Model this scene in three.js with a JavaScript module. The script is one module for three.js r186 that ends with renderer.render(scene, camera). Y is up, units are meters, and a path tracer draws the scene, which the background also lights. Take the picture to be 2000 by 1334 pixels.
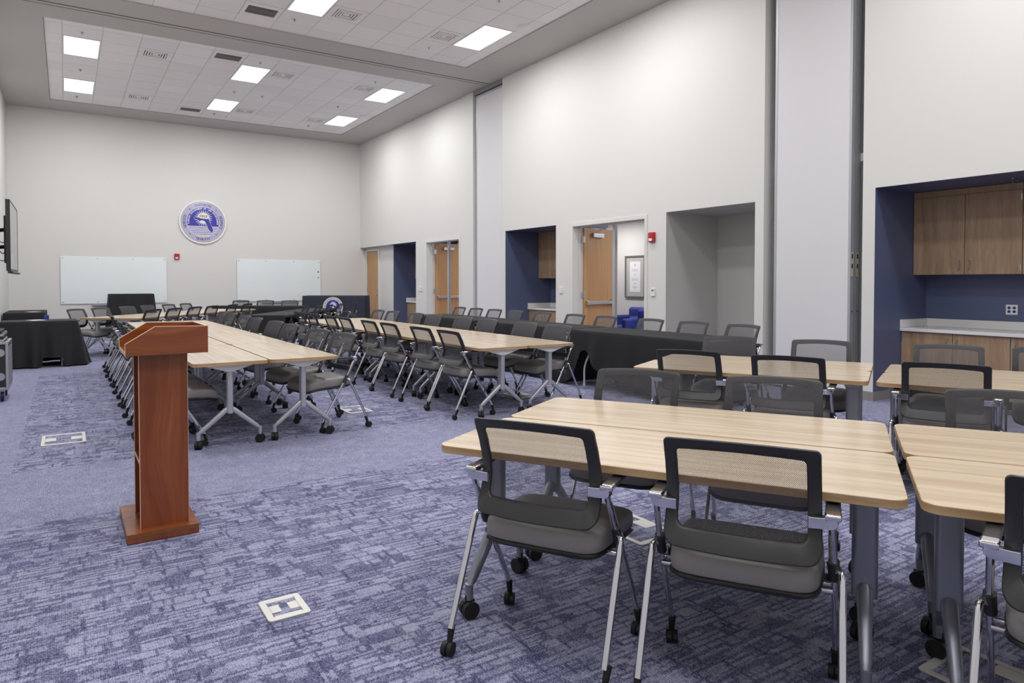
import * as THREE from 'three';
import { mergeGeometries, mergeVertices, toCreasedNormals } from 'three/addons/utils/BufferGeometryUtils.js';
import { RoundedBoxGeometry } from 'three/addons/geometries/RoundedBoxGeometry.js';
import { RectAreaLightUniformsLib } from 'three/addons/lights/RectAreaLightUniformsLib.js';
RectAreaLightUniformsLib.init();

// ---------------------------------------------------------------- camera, exposure, lamps
const scene = new THREE.Scene();
scene.background = new THREE.Color(0x000000);
const camera = new THREE.PerspectiveCamera(2 * Math.atan(667 / 1333.33) * 180 / Math.PI, 2000 / 1334, 0.05, 80);
camera.position.set(0, 1.405, 0);
camera.rotation.order = 'YXZ';
camera.rotation.y = -0.5793;
camera.rotation.x = -0.0245;
camera.setViewOffset(2000, 1334, 0, 82.28, 2000, 1334);      // a shifted lens, as in architectural photography
const renderer = new THREE.WebGLRenderer({ antialias: true });
renderer.toneMapping = THREE.LinearToneMapping;
renderer.toneMappingExposure = 1.08;
renderer.shadowMap.enabled = true;

const XR = 7.98, XL = -1.184, ZB = -21.15, ZF = 2.8, HC = 5.827, HH = 2.52;   // the room
const LAMP = 27;                                                               // luminance of the troffers
const LAMP_COLOR = 0xfcfdff;
const TILE = 0.6096;
const BAYS = [{ z0: -20.03, z1: -13.86, lamp: [-15.97, -19.02], grid: -14.75 }, { z0: -12.42, z1: -5.98, lamp: [-11.41, -8.36], grid: -11.41 }, { z0: -4.42, z1: 2.02, lamp: [-3.41, -0.36], grid: -3.41 }];
const LAMP_X = [0.01, 3.058, 6.106];
for (const b of BAYS) for (const x of LAMP_X) for (const z of b.lamp) {
  const l = new THREE.RectAreaLight(LAMP_COLOR, LAMP, 0.55, 1.16);
  l.position.set(x + TILE / 2, HC + 0.004, z + TILE);
  l.rotation.x = -Math.PI / 2;
  scene.add(l);
}

// ---------------------------------------------------------------- helpers
let seed = 12345;
const rnd = () => { seed = (seed + 0x6D2B79F5) | 0; let t = Math.imul(seed ^ (seed >>> 15), 1 | seed); t = (t + Math.imul(t ^ (t >>> 7), 61 | t)) ^ t; return ((t ^ (t >>> 14)) >>> 0) / 4294967296; };
const rr = (a, b) => a + (b - a) * rnd();
const V = (x, y, z) => new THREE.Vector3(x, y, z);
const taken = {};
const numbered = n => { const k = taken[n] = (taken[n] ?? -1) + 1; return k ? `${n}_${String(k).padStart(3, '0')}` : n; };
function tag(o, label, category, group, kind) {
  if (label) o.userData.label = label;
  if (category) o.userData.category = category;
  if (group) o.userData.group = group;
  if (kind) o.userData.kind = kind;
  return o;
}
const clean = g => { for (const k of Object.keys(g.attributes)) if (!['position', 'normal', 'uv'].includes(k)) g.deleteAttribute(k); return g; };
function geo(list) {
  list = (Array.isArray(list) ? list : [list]).map(g => { g = clean(g.index ? g.toNonIndexed() : g); if (!g.attributes.uv) g.setAttribute('uv', new THREE.BufferAttribute(new Float32Array(g.attributes.position.count * 2), 2)); return g; });
  return list.length > 1 ? mergeGeometries(list) : list[0];
}
function part(name, list, mat, parent, label) {
  const m = new THREE.Mesh(list.isBufferGeometry ? list : geo(list), mat);
  m.name = parent === scene ? numbered(name) : name; m.castShadow = m.receiveShadow = true;
  if (label) m.userData.label = label;
  parent.add(m);
  return m;
}
function thing(name, label, category, [x, y, z] = [0, 0, 0], turn = 0, group) {
  const o = new THREE.Group(); o.name = numbered(name); o.position.set(x, y, z); o.rotation.y = turn;
  scene.add(o); tag(o, label, category, group);
  return o;
}
function dup(src, [x, y, z], turn, label, group) {
  const r = src.clone(); r.name = numbered(src.name.replace(/_\d{3}$/, '')); r.position.set(x, y, z); r.rotation.set(0, turn, 0); scene.add(r);
  r.userData = { ...src.userData }; tag(r, label, null, group);
  return r;
}
function struct(name, parent = scene) {
  const o = new THREE.Group(); o.name = name; parent.add(o); if (parent === scene) o.userData.kind = 'structure';
  return o;
}
// uv of boxes in metres: the pattern keeps its real size on every face
function boxUV(g) {
  const p = g.attributes.position, n = g.attributes.normal, uv = g.attributes.uv;
  for (let i = 0; i < p.count; i++) {
    const ax = Math.abs(n.getX(i)), ay = Math.abs(n.getY(i)), az = Math.abs(n.getZ(i));
    if (ay >= ax && ay >= az) uv.setXY(i, p.getX(i), p.getZ(i)); else if (ax >= az) uv.setXY(i, p.getZ(i), p.getY(i)); else uv.setXY(i, p.getX(i), p.getY(i));
  }
  return g;
}
const box = (x0, x1, y0, y1, z0, z1) => boxUV(new THREE.BoxGeometry(Math.abs(x1 - x0), Math.abs(y1 - y0), Math.abs(z1 - z0)).translate((x0 + x1) / 2, (y0 + y1) / 2, (z0 + z1) / 2));
const rbox = (x0, x1, y0, y1, z0, z1, r = 0.004, s = 2) => boxUV(new RoundedBoxGeometry(Math.abs(x1 - x0), Math.abs(y1 - y0), Math.abs(z1 - z0), s, r).translate((x0 + x1) / 2, (y0 + y1) / 2, (z0 + z1) / 2));
function rod(a, b, r, r2 = r, seg = 10) {
  const d = b.clone().sub(a), g = new THREE.CylinderGeometry(r2, r, d.length(), seg);
  g.applyQuaternion(new THREE.Quaternion().setFromUnitVectors(V(0, 1, 0), d.clone().normalize()));
  const m = a.clone().add(b).multiplyScalar(0.5);
  return g.translate(m.x, m.y, m.z);
}
const tube = (pts, r, n = 20, seg = 8) => new THREE.TubeGeometry(new THREE.CatmullRomCurve3(pts, false, 'catmullrom', 0.1), n, r, seg, false);
function bar(a, b, w, h, r = 0.004) {                           // a rounded bar from a to b, w wide, h high
  const d = b.clone().sub(a), L = d.length();
  const g = new RoundedBoxGeometry(w, h, L, 2, Math.min(r, w / 2.1, h / 2.1));
  const z = d.normalize(), x = V(0, 1, 0).cross(z).normalize(), y = z.clone().cross(x);
  const m = new THREE.Matrix4().makeBasis(x, y, z);
  const c = a.clone().add(b).multiplyScalar(0.5);
  return g.applyMatrix4(m).translate(c.x, c.y, c.z);
}
const rotX = (g, a) => g.rotateX(a), rotY = (g, a) => g.rotateY(a);
function rrect(w, h, r, cx = 0, cy = 0) {
  const s = new THREE.Shape(), x = cx - w / 2, y = cy - h / 2;
  s.moveTo(x + r, y); s.lineTo(x + w - r, y); s.absarc(x + w - r, y + r, r, -Math.PI / 2, 0); s.lineTo(x + w, y + h - r); s.absarc(x + w - r, y + h - r, r, 0, Math.PI / 2);
  s.lineTo(x + r, y + h); s.absarc(x + r, y + h - r, r, Math.PI / 2, Math.PI); s.lineTo(x, y + r); s.absarc(x + r, y + r, r, Math.PI, Math.PI * 1.5);
  return s;
}
function gridGeo(nu, nv, f, closedU = false) {                  // a smooth surface from a function of (u, v)
  const p = [], uv = [], idx = [];
  for (let j = 0; j <= nv; j++) for (let i = 0; i <= nu; i++) { const q = f(i / nu, j / nv); p.push(q[0], q[1], q[2]); uv.push(q[3] ?? i / nu, q[4] ?? j / nv); }
  for (let j = 0; j < nv; j++) for (let i = 0; i < nu; i++) { const a = j * (nu + 1) + i, b = a + 1, c = a + nu + 1, d = c + 1; idx.push(a, b, d, a, d, c); }
  const g = new THREE.BufferGeometry();
  g.setAttribute('position', new THREE.Float32BufferAttribute(p, 3)); g.setAttribute('uv', new THREE.Float32BufferAttribute(uv, 2)); g.setIndex(idx); g.computeVertexNormals();
  if (closedU) { const n = g.attributes.normal; for (let j = 0; j <= nv; j++) { const a = j * (nu + 1), b = a + nu; const x = n.getX(a) + n.getX(b), y = n.getY(a) + n.getY(b), z = n.getZ(a) + n.getZ(b), l = Math.hypot(x, y, z) || 1; n.setXYZ(a, x / l, y / l, z / l); n.setXYZ(b, x / l, y / l, z / l); } }
  return g;
}

// ---------------------------------------------------------------- computed textures
const hash = (x, y, s = 0) => { let h = (x * 374761393 + y * 668265263 + s * 974634777) | 0; h = Math.imul(h ^ (h >>> 13), 1274126177); return ((h ^ (h >>> 16)) >>> 0) / 4294967296; };
function vnoise(x, y, px, py, s) {                              // value noise that repeats after px, py cells
  const xi = Math.floor(x), yi = Math.floor(y), fx = x - xi, fy = y - yi, m = (a, n) => ((a % n) + n) % n;
  const u = fx * fx * (3 - 2 * fx), v = fy * fy * (3 - 2 * fy);
  const a = hash(m(xi, px), m(yi, py), s), b = hash(m(xi + 1, px), m(yi, py), s), c = hash(m(xi, px), m(yi + 1, py), s), d = hash(m(xi + 1, px), m(yi + 1, py), s);
  return a + (b - a) * u + (c - a) * v + (a - b - c + d) * u * v;
}
function dataTex(w, h, f, srgb = true) {
  const d = new Uint8Array(w * h * 4), c = [0, 0, 0];
  for (let y = 0; y < h; y++) for (let x = 0; x < w; x++) { f(x, y, c); const k = (y * w + x) * 4; d[k] = c[0]; d[k + 1] = c[1]; d[k + 2] = c[2]; d[k + 3] = 255; }
  const t = new THREE.DataTexture(d, w, h); t.wrapS = t.wrapT = THREE.RepeatWrapping; t.magFilter = THREE.LinearFilter; t.minFilter = THREE.LinearMipmapLinearFilter; t.generateMipmaps = true;
  if (srgb) t.colorSpace = THREE.SRGBColorSpace;
  t.needsUpdate = true;
  return t;
}
const rep = (t, x, y, ox = 0, oy = 0) => { const c = t.clone(); c.repeat.set(x, y); c.offset.set(ox, oy); c.needsUpdate = true; return c; };
const mixc = (c, a, b, t) => { for (let i = 0; i < 3; i++) c[i] = Math.max(0, Math.min(255, a[i] + (b[i] - a[i]) * t)); };

// patterned carpet: 3.6 m square of woven patches and strokes
const CP = 2048, CM = 3.6;
const strokes = new Float32Array(CP * CP).fill(0.22);
{
  const put = (x0, y0, w, h, v, k = 1) => { for (let y = y0; y < y0 + h; y++) for (let x = x0; x < x0 + w; x++) { const i = (((y % CP) + CP) % CP) * CP + (((x % CP) + CP) % CP); strokes[i] += (v - strokes[i]) * k; } };
  const px = m => Math.round(m / CM * CP);
  // pale woven bars and squares on a darker ground, block by block
  strokes.fill(0.60);
  const block = (x0, y0, x1, y1) => {
    const t = rnd(), sq = t > 0.52 && t < 0.80, thin = t >= 0.80 && t < 0.86, shade = rnd() < 0.12 ? 0.15 : 0;
    let y = y0;
    while (y < y1) {
      const h = Math.min(sq ? px(rr(0.045, 0.075)) : thin ? px(rr(0.013, 0.018)) : px(rr(0.024, 0.042)), y1 - y), gap = px(thin ? 0.007 : rr(0.008, 0.014));
      let x = x0 + Math.floor(rr(-0.06, 0.05) * CP / CM);
      const xe = x1 + Math.floor(rr(-0.05, 0.06) * CP / CM);
      while (x < xe) {
        const w = Math.min(sq ? px(rr(0.05, 0.13)) : px(rr(0.06, 0.24)), xe - x), g2 = px(rr(0.007, 0.013)), v = (rnd() < 0.16 ? rr(0.38, 0.58) : rr(0.0, 0.22)) + shade;
        if (w > 6 && h > gap) put(x, y + Math.floor(rr(-2, 2)), w - g2, h - gap, v, 0.9);
        x += w;
      }
      y += h;
    }
  };
  const split = (x0, y0, x1, y1) => {
    const w = x1 - x0, h = y1 - y0;
    if (w < px(0.42) && h < px(0.26) && (rnd() < 0.55 || (w < px(0.22) || h < px(0.12)))) return block(x0, y0, x1, y1);
    if (w * rr(0.5, 1) > h) { const m = x0 + Math.floor(w * rr(0.3, 0.7)); split(x0, y0, m, y1); split(m, y0, x1, y1); }
    else { const m = y0 + Math.floor(h * rr(0.3, 0.7)); split(x0, y0, x1, m); split(x0, m, x1, y1); }
  };
  split(0, 0, CP, CP);
  for (let k = 0; k < 800; k++) put(Math.floor(rnd() * CP), Math.floor(rnd() * CP), px(rr(0.008, 0.018)), px(rr(0.03, 0.12)), rr(0.6, 0.85), 0.8);
  for (let k = 0; k < 420; k++) put(Math.floor(rnd() * CP), Math.floor(rnd() * CP), px(rr(0.03, 0.11)), px(rr(0.022, 0.055)), rr(0.02, 0.16), 0.75);
  const old = strokes.slice(), at = (x, y) => old[((y + CP) % CP) * CP + ((x + CP) % CP)];
  for (let y = 0; y < CP; y++) for (let x = 0; x < CP; x++) {        // the loops blur and ruffle every edge
    const jx = Math.round((hash(x >> 1, y >> 1, 91) - 0.5) * 5), jy = Math.round((hash(x >> 1, y >> 1, 92) - 0.5) * 4);
    strokes[y * CP + x] = at(x + jx, y + jy) * 0.6 + (at(x + 2, y) + at(x - 2, y) + at(x, y + 2) + at(x, y - 2)) * 0.1;
  }
}
const LIGHT = [170, 171, 194], DARK = [34, 37, 74];
const carpetTex = dataTex(CP, CP, (x, y, c) => {
  const g = hash(x, y, 3), g2 = hash(x >> 1, y >> 1, 5), rib = 0.5 + 0.5 * Math.sin(x * 2 * Math.PI / 4);
  const soft = vnoise(x / 64, y / 64, 32, 32, 8) - 0.5;
  const g3 = hash((x / 3) | 0, (y / 3) | 0, 6);
  let d = 0.04 + strokes[y * CP + x] * 0.86 + (g - 0.5) * 0.3 + (g2 - 0.5) * 0.55 + (g3 - 0.5) * 0.25 + (rib - 0.5) * 0.14 + soft * 0.2;
  mixc(c, LIGHT, DARK, Math.max(0, Math.min(1, d)));
});
const plainTex = dataTex(1024, 1024, (x, y, c) => {
  const g = hash(x, y, 13), g2 = hash(x >> 1, y >> 1, 15), g3 = hash(x >> 2, y >> 2, 16), soft = vnoise(x / 32, y / 32, 32, 32, 18) - 0.5;
  mixc(c, LIGHT, DARK, 0.26 + (g - 0.5) * 0.45 + (g2 - 0.5) * 0.4 + (g3 - 0.5) * 0.25 + soft * 0.12);
});
const pileBump = dataTex(512, 512, (x, y, c) => { const v = 120 + 90 * (hash(x >> 1, y >> 1, 31) - 0.5) + 60 * Math.sin(x * Math.PI / 4); c[0] = c[1] = c[2] = Math.max(0, Math.min(255, v)); }, false);

function woodTex(w, h, base, dark, light, { fine = 1, streak = 1, wave = 0, s = 0, nx = 2 } = {}) {     // grain runs along x
  return dataTex(w, h, (x, y, c) => {
    const X = x / w, Y = y / h;
    const yy = Y + wave * (vnoise(X * 3, Y * 5, 3, 5, s + 9) - 0.5);
    const a = vnoise(X * nx, yy * 26, nx, 26, s + 1), b = vnoise(X * nx * 2, yy * 70, nx * 2, 70, s + 2), f = vnoise(X * nx * 10, yy * 256, nx * 10, 256, s + 3), l = vnoise(X * nx, yy * 44, nx, 44, s + 4);
    let t = (a - 0.5) * 0.75 * streak + (b - 0.5) * 0.5 * streak + (f - 0.5) * 0.45 * fine;
    if (l > 0.86) t -= (l - 0.86) * 4.2 * streak;
    mixc(c, base, t > 0 ? dark : light, Math.min(1, Math.abs(t)));
  });
}
const tableTex = woodTex(2048, 512, [205, 186, 160], [174, 149, 118], [228, 214, 194], { streak: 0.95, fine: 0.8 });
const edgeTex = woodTex(1024, 128, [186, 155, 115], [150, 116, 78], [206, 178, 140], {});
const oakTex = woodTex(1024, 1024, [166, 138, 110], [136, 109, 84], [188, 162, 136], { wave: 0.05, streak: 0.9, fine: 1.3, s: 40 });
const mapleTex = woodTex(1024, 512, [188, 144, 100], [164, 118, 76], [202, 162, 118], { wave: 0.03, streak: 0.8, fine: 0.8, s: 60 });
const cherryTex = woodTex(1024, 1024, [130, 68, 34], [94, 42, 20], [156, 90, 52], { wave: 0.12, streak: 0.8, fine: 0.7, s: 80 });

// ---------------------------------------------------------------- materials
const std = o => new THREE.MeshStandardMaterial(o);
const M = {
  wall: std({ color: 0xdad8d4, roughness: 0.55 }),
  soffit: std({ color: 0xbdb9b5, roughness: 0.6 }),
  tile: [0xf2efee, 0xefecec, 0xf4f2f1].map(c => std({ color: c, roughness: 0.9, bumpMap: rep(pileBump, 3, 3), bumpScale: 0.0006 })),
  tee: std({ color: 0xcfcccb, roughness: 0.5 }),
  void: std({ color: 0x3a3838, roughness: 0.9 }),
  navy: std({ color: 0x596180, roughness: 0.42 }),
  niche: std({ color: 0xc9c7c3, roughness: 0.45 }),
  panel: std({ color: 0xdad8da, roughness: 0.75 }),
  alu: std({ color: 0xb2b4ba, roughness: 0.4, metalness: 0.35 }),
  steel: std({ color: 0xc0c0c4, roughness: 0.3, metalness: 0.9 }),
  chrome: std({ color: 0xd9d9de, roughness: 0.08, metalness: 1 }),
  chromeSoft: std({ color: 0xb4b4bc, roughness: 0.22, metalness: 1 }),
  leg: std({ color: 0xb9bac0, roughness: 0.38, metalness: 0.55 }),
  legDark: std({ color: 0x8a8c96, roughness: 0.38, metalness: 0.55 }),
  white: std({ color: 0xe9e8e6, roughness: 0.4 }),
  frame: std({ color: 0xdcdad5, roughness: 0.35 }),
  black: std({ color: 0x1b1a1b, roughness: 0.45 }),
  plastic: std({ color: 0x2b2a2b, roughness: 0.42 }),
  rubber: std({ color: 0x131314, roughness: 0.6 }),
  hood: std({ color: 0x232324, roughness: 0.3 }),
  vinyl: std({ color: 0x8a8582, roughness: 0.42 }),
  cloth: new THREE.MeshPhysicalMaterial({ color: 0x161618, roughness: 0.8, sheen: 0.25, sheenRoughness: 0.5, sheenColor: new THREE.Color(0x44444a), side: THREE.DoubleSide }),
  clothNavy: new THREE.MeshPhysicalMaterial({ color: 0x2b2f3d, roughness: 0.85, sheen: 0.3, sheenRoughness: 0.5, sheenColor: new THREE.Color(0x555866), side: THREE.DoubleSide }),
  glassboard: new THREE.MeshPhysicalMaterial({ color: 0xeaf1f1, roughness: 0.12, clearcoat: 0.6, clearcoatRoughness: 0.06 }),
  red: std({ color: 0xb3181c, roughness: 0.4 }),
  base: std({ color: 0x8d8a88, roughness: 0.5 }),
  quartz: std({ color: 0xe6e4e2, roughness: 0.22 }),
  screen: std({ color: 0x26282c, roughness: 0.06, metalness: 0.0 }),
  greyBox: std({ color: 0x77757a, roughness: 0.6 }),
  corridor: std({ color: 0xd8d3cb, roughness: 0.6 }),
  blueChair: std({ color: 0x2f3b86, roughness: 0.7 }),
  kraft: std({ color: 0x9a7047, roughness: 0.8 }),
  tableTop: std({ map: rep(tableTex, 1 / 1.8, 1 / 0.64), roughness: 0.2 }),
  tableTop2: std({ map: rep(tableTex, 1 / 1.8, 1 / 0.64, 0.37, 0.4), roughness: 0.2 }),
  tableEdge: std({ map: rep(edgeTex, 1, 1), roughness: 0.35 }),
  oak: std({ map: (() => { const t = rep(oakTex, 1 / 1.4, 1 / 1.1); t.rotation = Math.PI / 2; return t; })(), roughness: 0.45 }),
  maple: std({ map: (() => { const t = rep(mapleTex, 1 / 2.2, 1 / 1); t.rotation = Math.PI / 2; return t; })(), roughness: 0.35 }),
  cherryV: std({ map: (() => { const t = rep(cherryTex, 1 / 1.3, 1 / 0.8); t.rotation = Math.PI / 2; return t; })(), roughness: 0.25 }),
  cherry: std({ map: rep(cherryTex, 1 / 1.3, 1 / 0.8), roughness: 0.18 }),
  pale: std({ color: 0xd8b8a0, roughness: 0.35 }),
  plyEdge: std({ color: 0x7a5a30, roughness: 0.5 }),
  carpet: std({ map: rep(carpetTex, 1 / CM, 1 / CM), roughness: 1, bumpMap: rep(pileBump, 1 / 0.7, 1 / 0.7), bumpScale: 0.003 }),
  carpetPlain: std({ map: rep(plainTex, 1 / 1.7, 1 / 1.7), roughness: 1, bumpMap: rep(pileBump, 1 / 0.7, 1 / 0.7), bumpScale: 0.003 }),
  lens: std({ color: 0xffffff, emissive: 0xffffff, emissiveIntensity: 1.6, roughness: 0.6 }),
  dimLens: std({ color: 0xffffff, emissive: 0xffffff, emissiveIntensity: 1.2, roughness: 0.6 }),
};
// stretched mesh of the chair backs: dark threads round staggered holes
const meshAlpha = dataTex(64, 64, (x, y, c) => {
  const u = (x / 64 + (y >= 32 ? 0.5 : 0)) % 1 - 0.5, v = (y % 32) / 32 - 0.5;
  const hole = (u / 0.33) ** 2 + (v / 0.47) ** 4 < 1;
  c[0] = c[1] = c[2] = hole ? 0 : 255;
}, false);
M.mesh = std({ color: 0x464549, roughness: 0.6, alphaMap: rep(meshAlpha, 1 / 0.0052, 1 / 0.0072), transparent: true, side: THREE.DoubleSide });

// ---------------------------------------------------------------- the room: floor
const floor = struct('floor');
{
  const FX0 = -0.35, FX1 = 7.1, fields = [[-20.2, -14.15], [-12.5, -6.2], [-4.82, 1.8]];
  for (const [a, b] of fields) part('carpet_field', box(FX0, FX1, -0.05, 0, a, b), M.carpet, floor, 'patterned blue carpet of woven patches');
  const cuts = [ZB - 0.2, ...fields.flat(), ZF + 0.2];
  for (let i = 0; i < cuts.length; i += 2) part('carpet_border', box(FX0, FX1, -0.05, 0, cuts[i], cuts[i + 1]), M.carpetPlain, floor, 'plain heathered blue carpet');
  part('carpet_border', box(XL - 0.2, FX0, -0.05, 0, ZB - 0.2, ZF + 0.2), M.carpetPlain, floor);
  part('carpet_border', box(FX1, 12.2, -0.05, 0, ZB - 0.2, ZF + 0.2), M.carpetPlain, floor);
}
// walls
part('wall_back', box(XL - 0.2, 12.2, 0, HC + 0.4, ZB - 0.2, ZB), M.wall, scene).userData.kind = 'structure';
part('wall_left', box(XL - 0.2, XL, 0, HC + 0.4, ZB, ZF), M.wall, scene).userData.kind = 'structure';
part('wall_front', box(XL - 0.2, 12.2, 0, HC + 0.4, ZF, ZF + 0.2), M.wall, scene).userData.kind = 'structure';
const wallR = struct('wall_right');
{
  const T = 0.25, lower = [[-16.97, -16.33], [-14.51, -13.86], [-12.58, -12.46], [-10.64, -10.13], [-8.19, -7.74], [-6.07, -5.93], [-4.55, -4.40], [-2.58, ZF]];
  for (const [a, b] of lower) part('wall_pier', box(XR, XR + T, 0, HH, a, b), M.wall, wallR);
  for (const [a, b] of [[ZB, -13.86], [-12.58, -5.93], [-4.55, ZF]]) part('wall_header', box(XR, XR + T, HH, HC + 0.4, a, b), M.wall, wallR);
  // pockets of the folding partitions
  for (const [a, b] of [[-13.86, -12.58], [-5.93, -4.55]]) {
    part('pocket_lining', [box(XR + 0.5, XR + 0.56, 0, HC + 0.4, a, b), box(XR + T, XR + 0.5, 0, HC + 0.4, a - 0.06, a), box(XR + T, XR + 0.5, 0, HC + 0.4, b, b + 0.06)], M.wall, wallR);
    part('pocket_header', box(XR + 0.004, XR + 0.5, HC - 0.09, HC + 0.1, a, b), M.base, wallR);
  }
  // niches: two plain sides, back and ceiling
  const niche = (a, b, m, x0 = XR + T) => {
    part('niche_back', box(9.2, 9.26, 0, HH, a, b), m, wallR);
    part('niche_side', box(x0, 9.2, 0, HH, a - 0.06, a), m, wallR);
    part('niche_side', box(x0, 9.2, 0, HH, b, b + 0.06), m, wallR);
    part('niche_ceiling', box(x0, 9.26, HH, HH + 0.06, a - 0.06, b + 0.06), m, wallR);
  };
  // thin paint returns: the niche colour starts at the wall's arris
  const ret = (a, b, m) => { part('niche_return', [box(XR + 0.002, XR + T, 0, HH, a - 0.004, a + 0.003), box(XR + 0.002, XR + T, 0, HH, b - 0.003, b + 0.004), box(XR + 0.002, XR + T, HH - 0.003, HH + 0.004, a, b)], m, wallR); };
  niche(-4.40, -2.58, M.navy); ret(-4.40, -2.58, M.navy);
  niche(-7.74, -6.07, M.niche); ret(-7.74, -6.07, M.niche);
  niche(-12.46, -10.64, M.navy); ret(-12.46, -10.64, M.navy);
  niche(-18.90, -16.97, M.navy, 8.18);
  part('niche_return', [box(XR + 0.002, 8.18, 0, HH, -16.973, -16.966), box(XR + 0.002, 8.3, HH - 0.003, HH + 0.004, -18.9, -16.97)], M.navy, wallR);
  // the shallow recess with the single door
  part('recess_wall', [box(8.18, 8.28, 0, HH, -19.99, -18.96), box(8.18, 8.28, 2.44, HH, ZB, -19.99), box(XR + T, 8.28, HH, HH + 0.06, ZB, -18.9)], M.wall, wallR);
  // grey rubber base along the wall
}
{
  const g = [];
  for (const [a, b] of [[-16.97, -16.40], [-14.44, -13.86], [-10.64, -10.2], [-8.12, -7.74], [-6.07, -5.93], [-4.55, -4.40], [-2.58, ZF]]) g.push(box(XR - 0.008, XR, 0, 0.11, a, b));
  g.push(box(XR - 0.008, 8.56, 0, 0.11, -4.40, -4.392), box(XR - 0.008, 9.19, 0, 0.11, -7.74, -7.732));
  part('baseboard_right', g, M.base, scene).userData.kind = 'structure';
  part('baseboard_back', box(XL, 8.17, 0, 0.11, ZB, ZB + 0.008), M.base, scene).userData.kind = 'structure';
  part('baseboard_left', box(XL, XL + 0.008, 0, 0.11, ZB + 0.01, ZF), M.base, scene).userData.kind = 'structure';
}
// ceiling: painted soffit round three coffers of lay-in tiles
const ceiling = struct('ceiling');
{
  const CX0 = -0.255, CX1 = 7.0, Y0 = HC, Y1 = HC + 0.3, soff = [];
  soff.push(box(XL, CX0, Y0, Y1, ZB, ZF), box(CX1, XR, Y0, Y1, ZB, ZF));
  const cuts = [ZB, ...BAYS.flatMap(b => [b.z0, b.z1]), ZF];
  for (let i = 0; i < cuts.length; i += 2) {
    const a = cuts[i], b = cuts[i + 1], track = [-13.19, -5.2].find(z => z > a && z < b);
    if (track === undefined) { soff.push(box(CX0, CX1, Y0, Y1, a, b)); continue; }
    soff.push(box(CX0, CX1, Y0, Y1, a, b));
  }
  part('soffit', soff, M.soffit, ceiling);
  const special = (bay, cx, cz) => {
    for (const x of LAMP_X) for (const z of bay.lamp) if (cx > x && cx < x + TILE && cz > z && cz < z + 2 * TILE) return true;
    return FITTINGS.some(f => Math.abs(f[1] - cx) < 0.2 && Math.abs(f[2] - cz) < 0.2);
  };
  var FITTINGS = [];
  for (const x of [1.534, 3.972, 5.801]) FITTINGS.push(['ceiling_diffuser', x, -15.055], ['ceiling_diffuser', x, -18.715], ['ceiling_diffuser', x, -11.105]);
  FITTINGS.push(['return_grille', 2.753, -14.445], ['return_grille', 2.753, -19.325], ['return_grille', 2.753, -11.715]);
  let n = 0;
  for (const bay of BAYS.slice(0, 2)) {
    const zs = [bay.z0], xs = [CX0];
    for (let k = -20; k < 20; k++) { const z = bay.grid + k * TILE; if (z > bay.z0 + 0.05 && z < bay.z1 - 0.05) zs.push(z); }
    for (let k = -1; k < 13; k++) { const x = 0.01 + k * TILE; if (x > CX0 + 0.05 && x < CX1 - 0.05) xs.push(x); }
    zs.push(bay.z1); xs.push(CX1); zs.sort((a, b) => a - b);
    const full = rbox(-TILE / 2 + 0.007, TILE / 2 - 0.007, 0, 0.016, -TILE / 2 + 0.007, TILE / 2 - 0.007, 0.003, 1);
    for (let i = 0; i + 1 < xs.length; i++) for (let j = 0; j + 1 < zs.length; j++) {
      const cx = (xs[i] + xs[i + 1]) / 2, cz = (zs[j] + zs[j + 1]) / 2, w = xs[i + 1] - xs[i], d = zs[j + 1] - zs[j];
      if (special(bay, cx, cz)) continue;
      const t = part('ceiling_tile', Math.abs(w - TILE) < 0.01 && Math.abs(d - TILE) < 0.01 ? full : rbox(-w / 2 + 0.005, w / 2 - 0.005, 0, 0.016, -d / 2 + 0.005, d / 2 - 0.005, 0.003, 1), M.tile[Math.floor(hash(i, j, 77) * 3)], ceiling);
      t.position.set(cx, HC + 0.024, cz); n++;
    }
    const tees = [];
    for (const x of xs.slice(1, -1)) tees.push(box(x - 0.012, x + 0.012, HC + 0.029, HC + 0.04, bay.z0, bay.z1));
    for (const z of zs.slice(1, -1)) tees.push(box(CX0, CX1, HC + 0.0292, HC + 0.04, z - 0.012, z + 0.012));
    part('grid_tees', tees, M.tee, ceiling).userData.kind = 'stuff';
  }
  part('tile_field', box(CX0, CX1, HC + 0.03, HC + 0.05, BAYS[2].z0, BAYS[2].z1), M.tile[0], ceiling);
  part('ceiling_void', box(XL - 0.2, 12.2, HC + 0.31, HC + 0.36, ZB - 0.2, ZF + 0.2), M.void, ceiling);
  // tracks of the folding partitions, let into the soffit
  for (const z of [-13.19, -5.2]) {
    part('partition_track', [box(XL + 0.002, XR, HC - 0.012, HC + 0.02, z - 0.10, z - 0.018), box(XL + 0.002, XR, HC - 0.012, HC + 0.02, z + 0.018, z + 0.10)], M.soffit, ceiling);
    part('track_slot', box(XL + 0.002, XR, HC - 0.002, HC + 0.03, z - 0.018, z + 0.018), M.void, ceiling);
    part('track_reveal', [box(XL + 0.002, XR, HC - 0.006, HC, z - 0.106, z - 0.10), box(XL + 0.002, XR, HC - 0.006, HC, z + 0.10, z + 0.106)], M.void, ceiling);
  }
}
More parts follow.
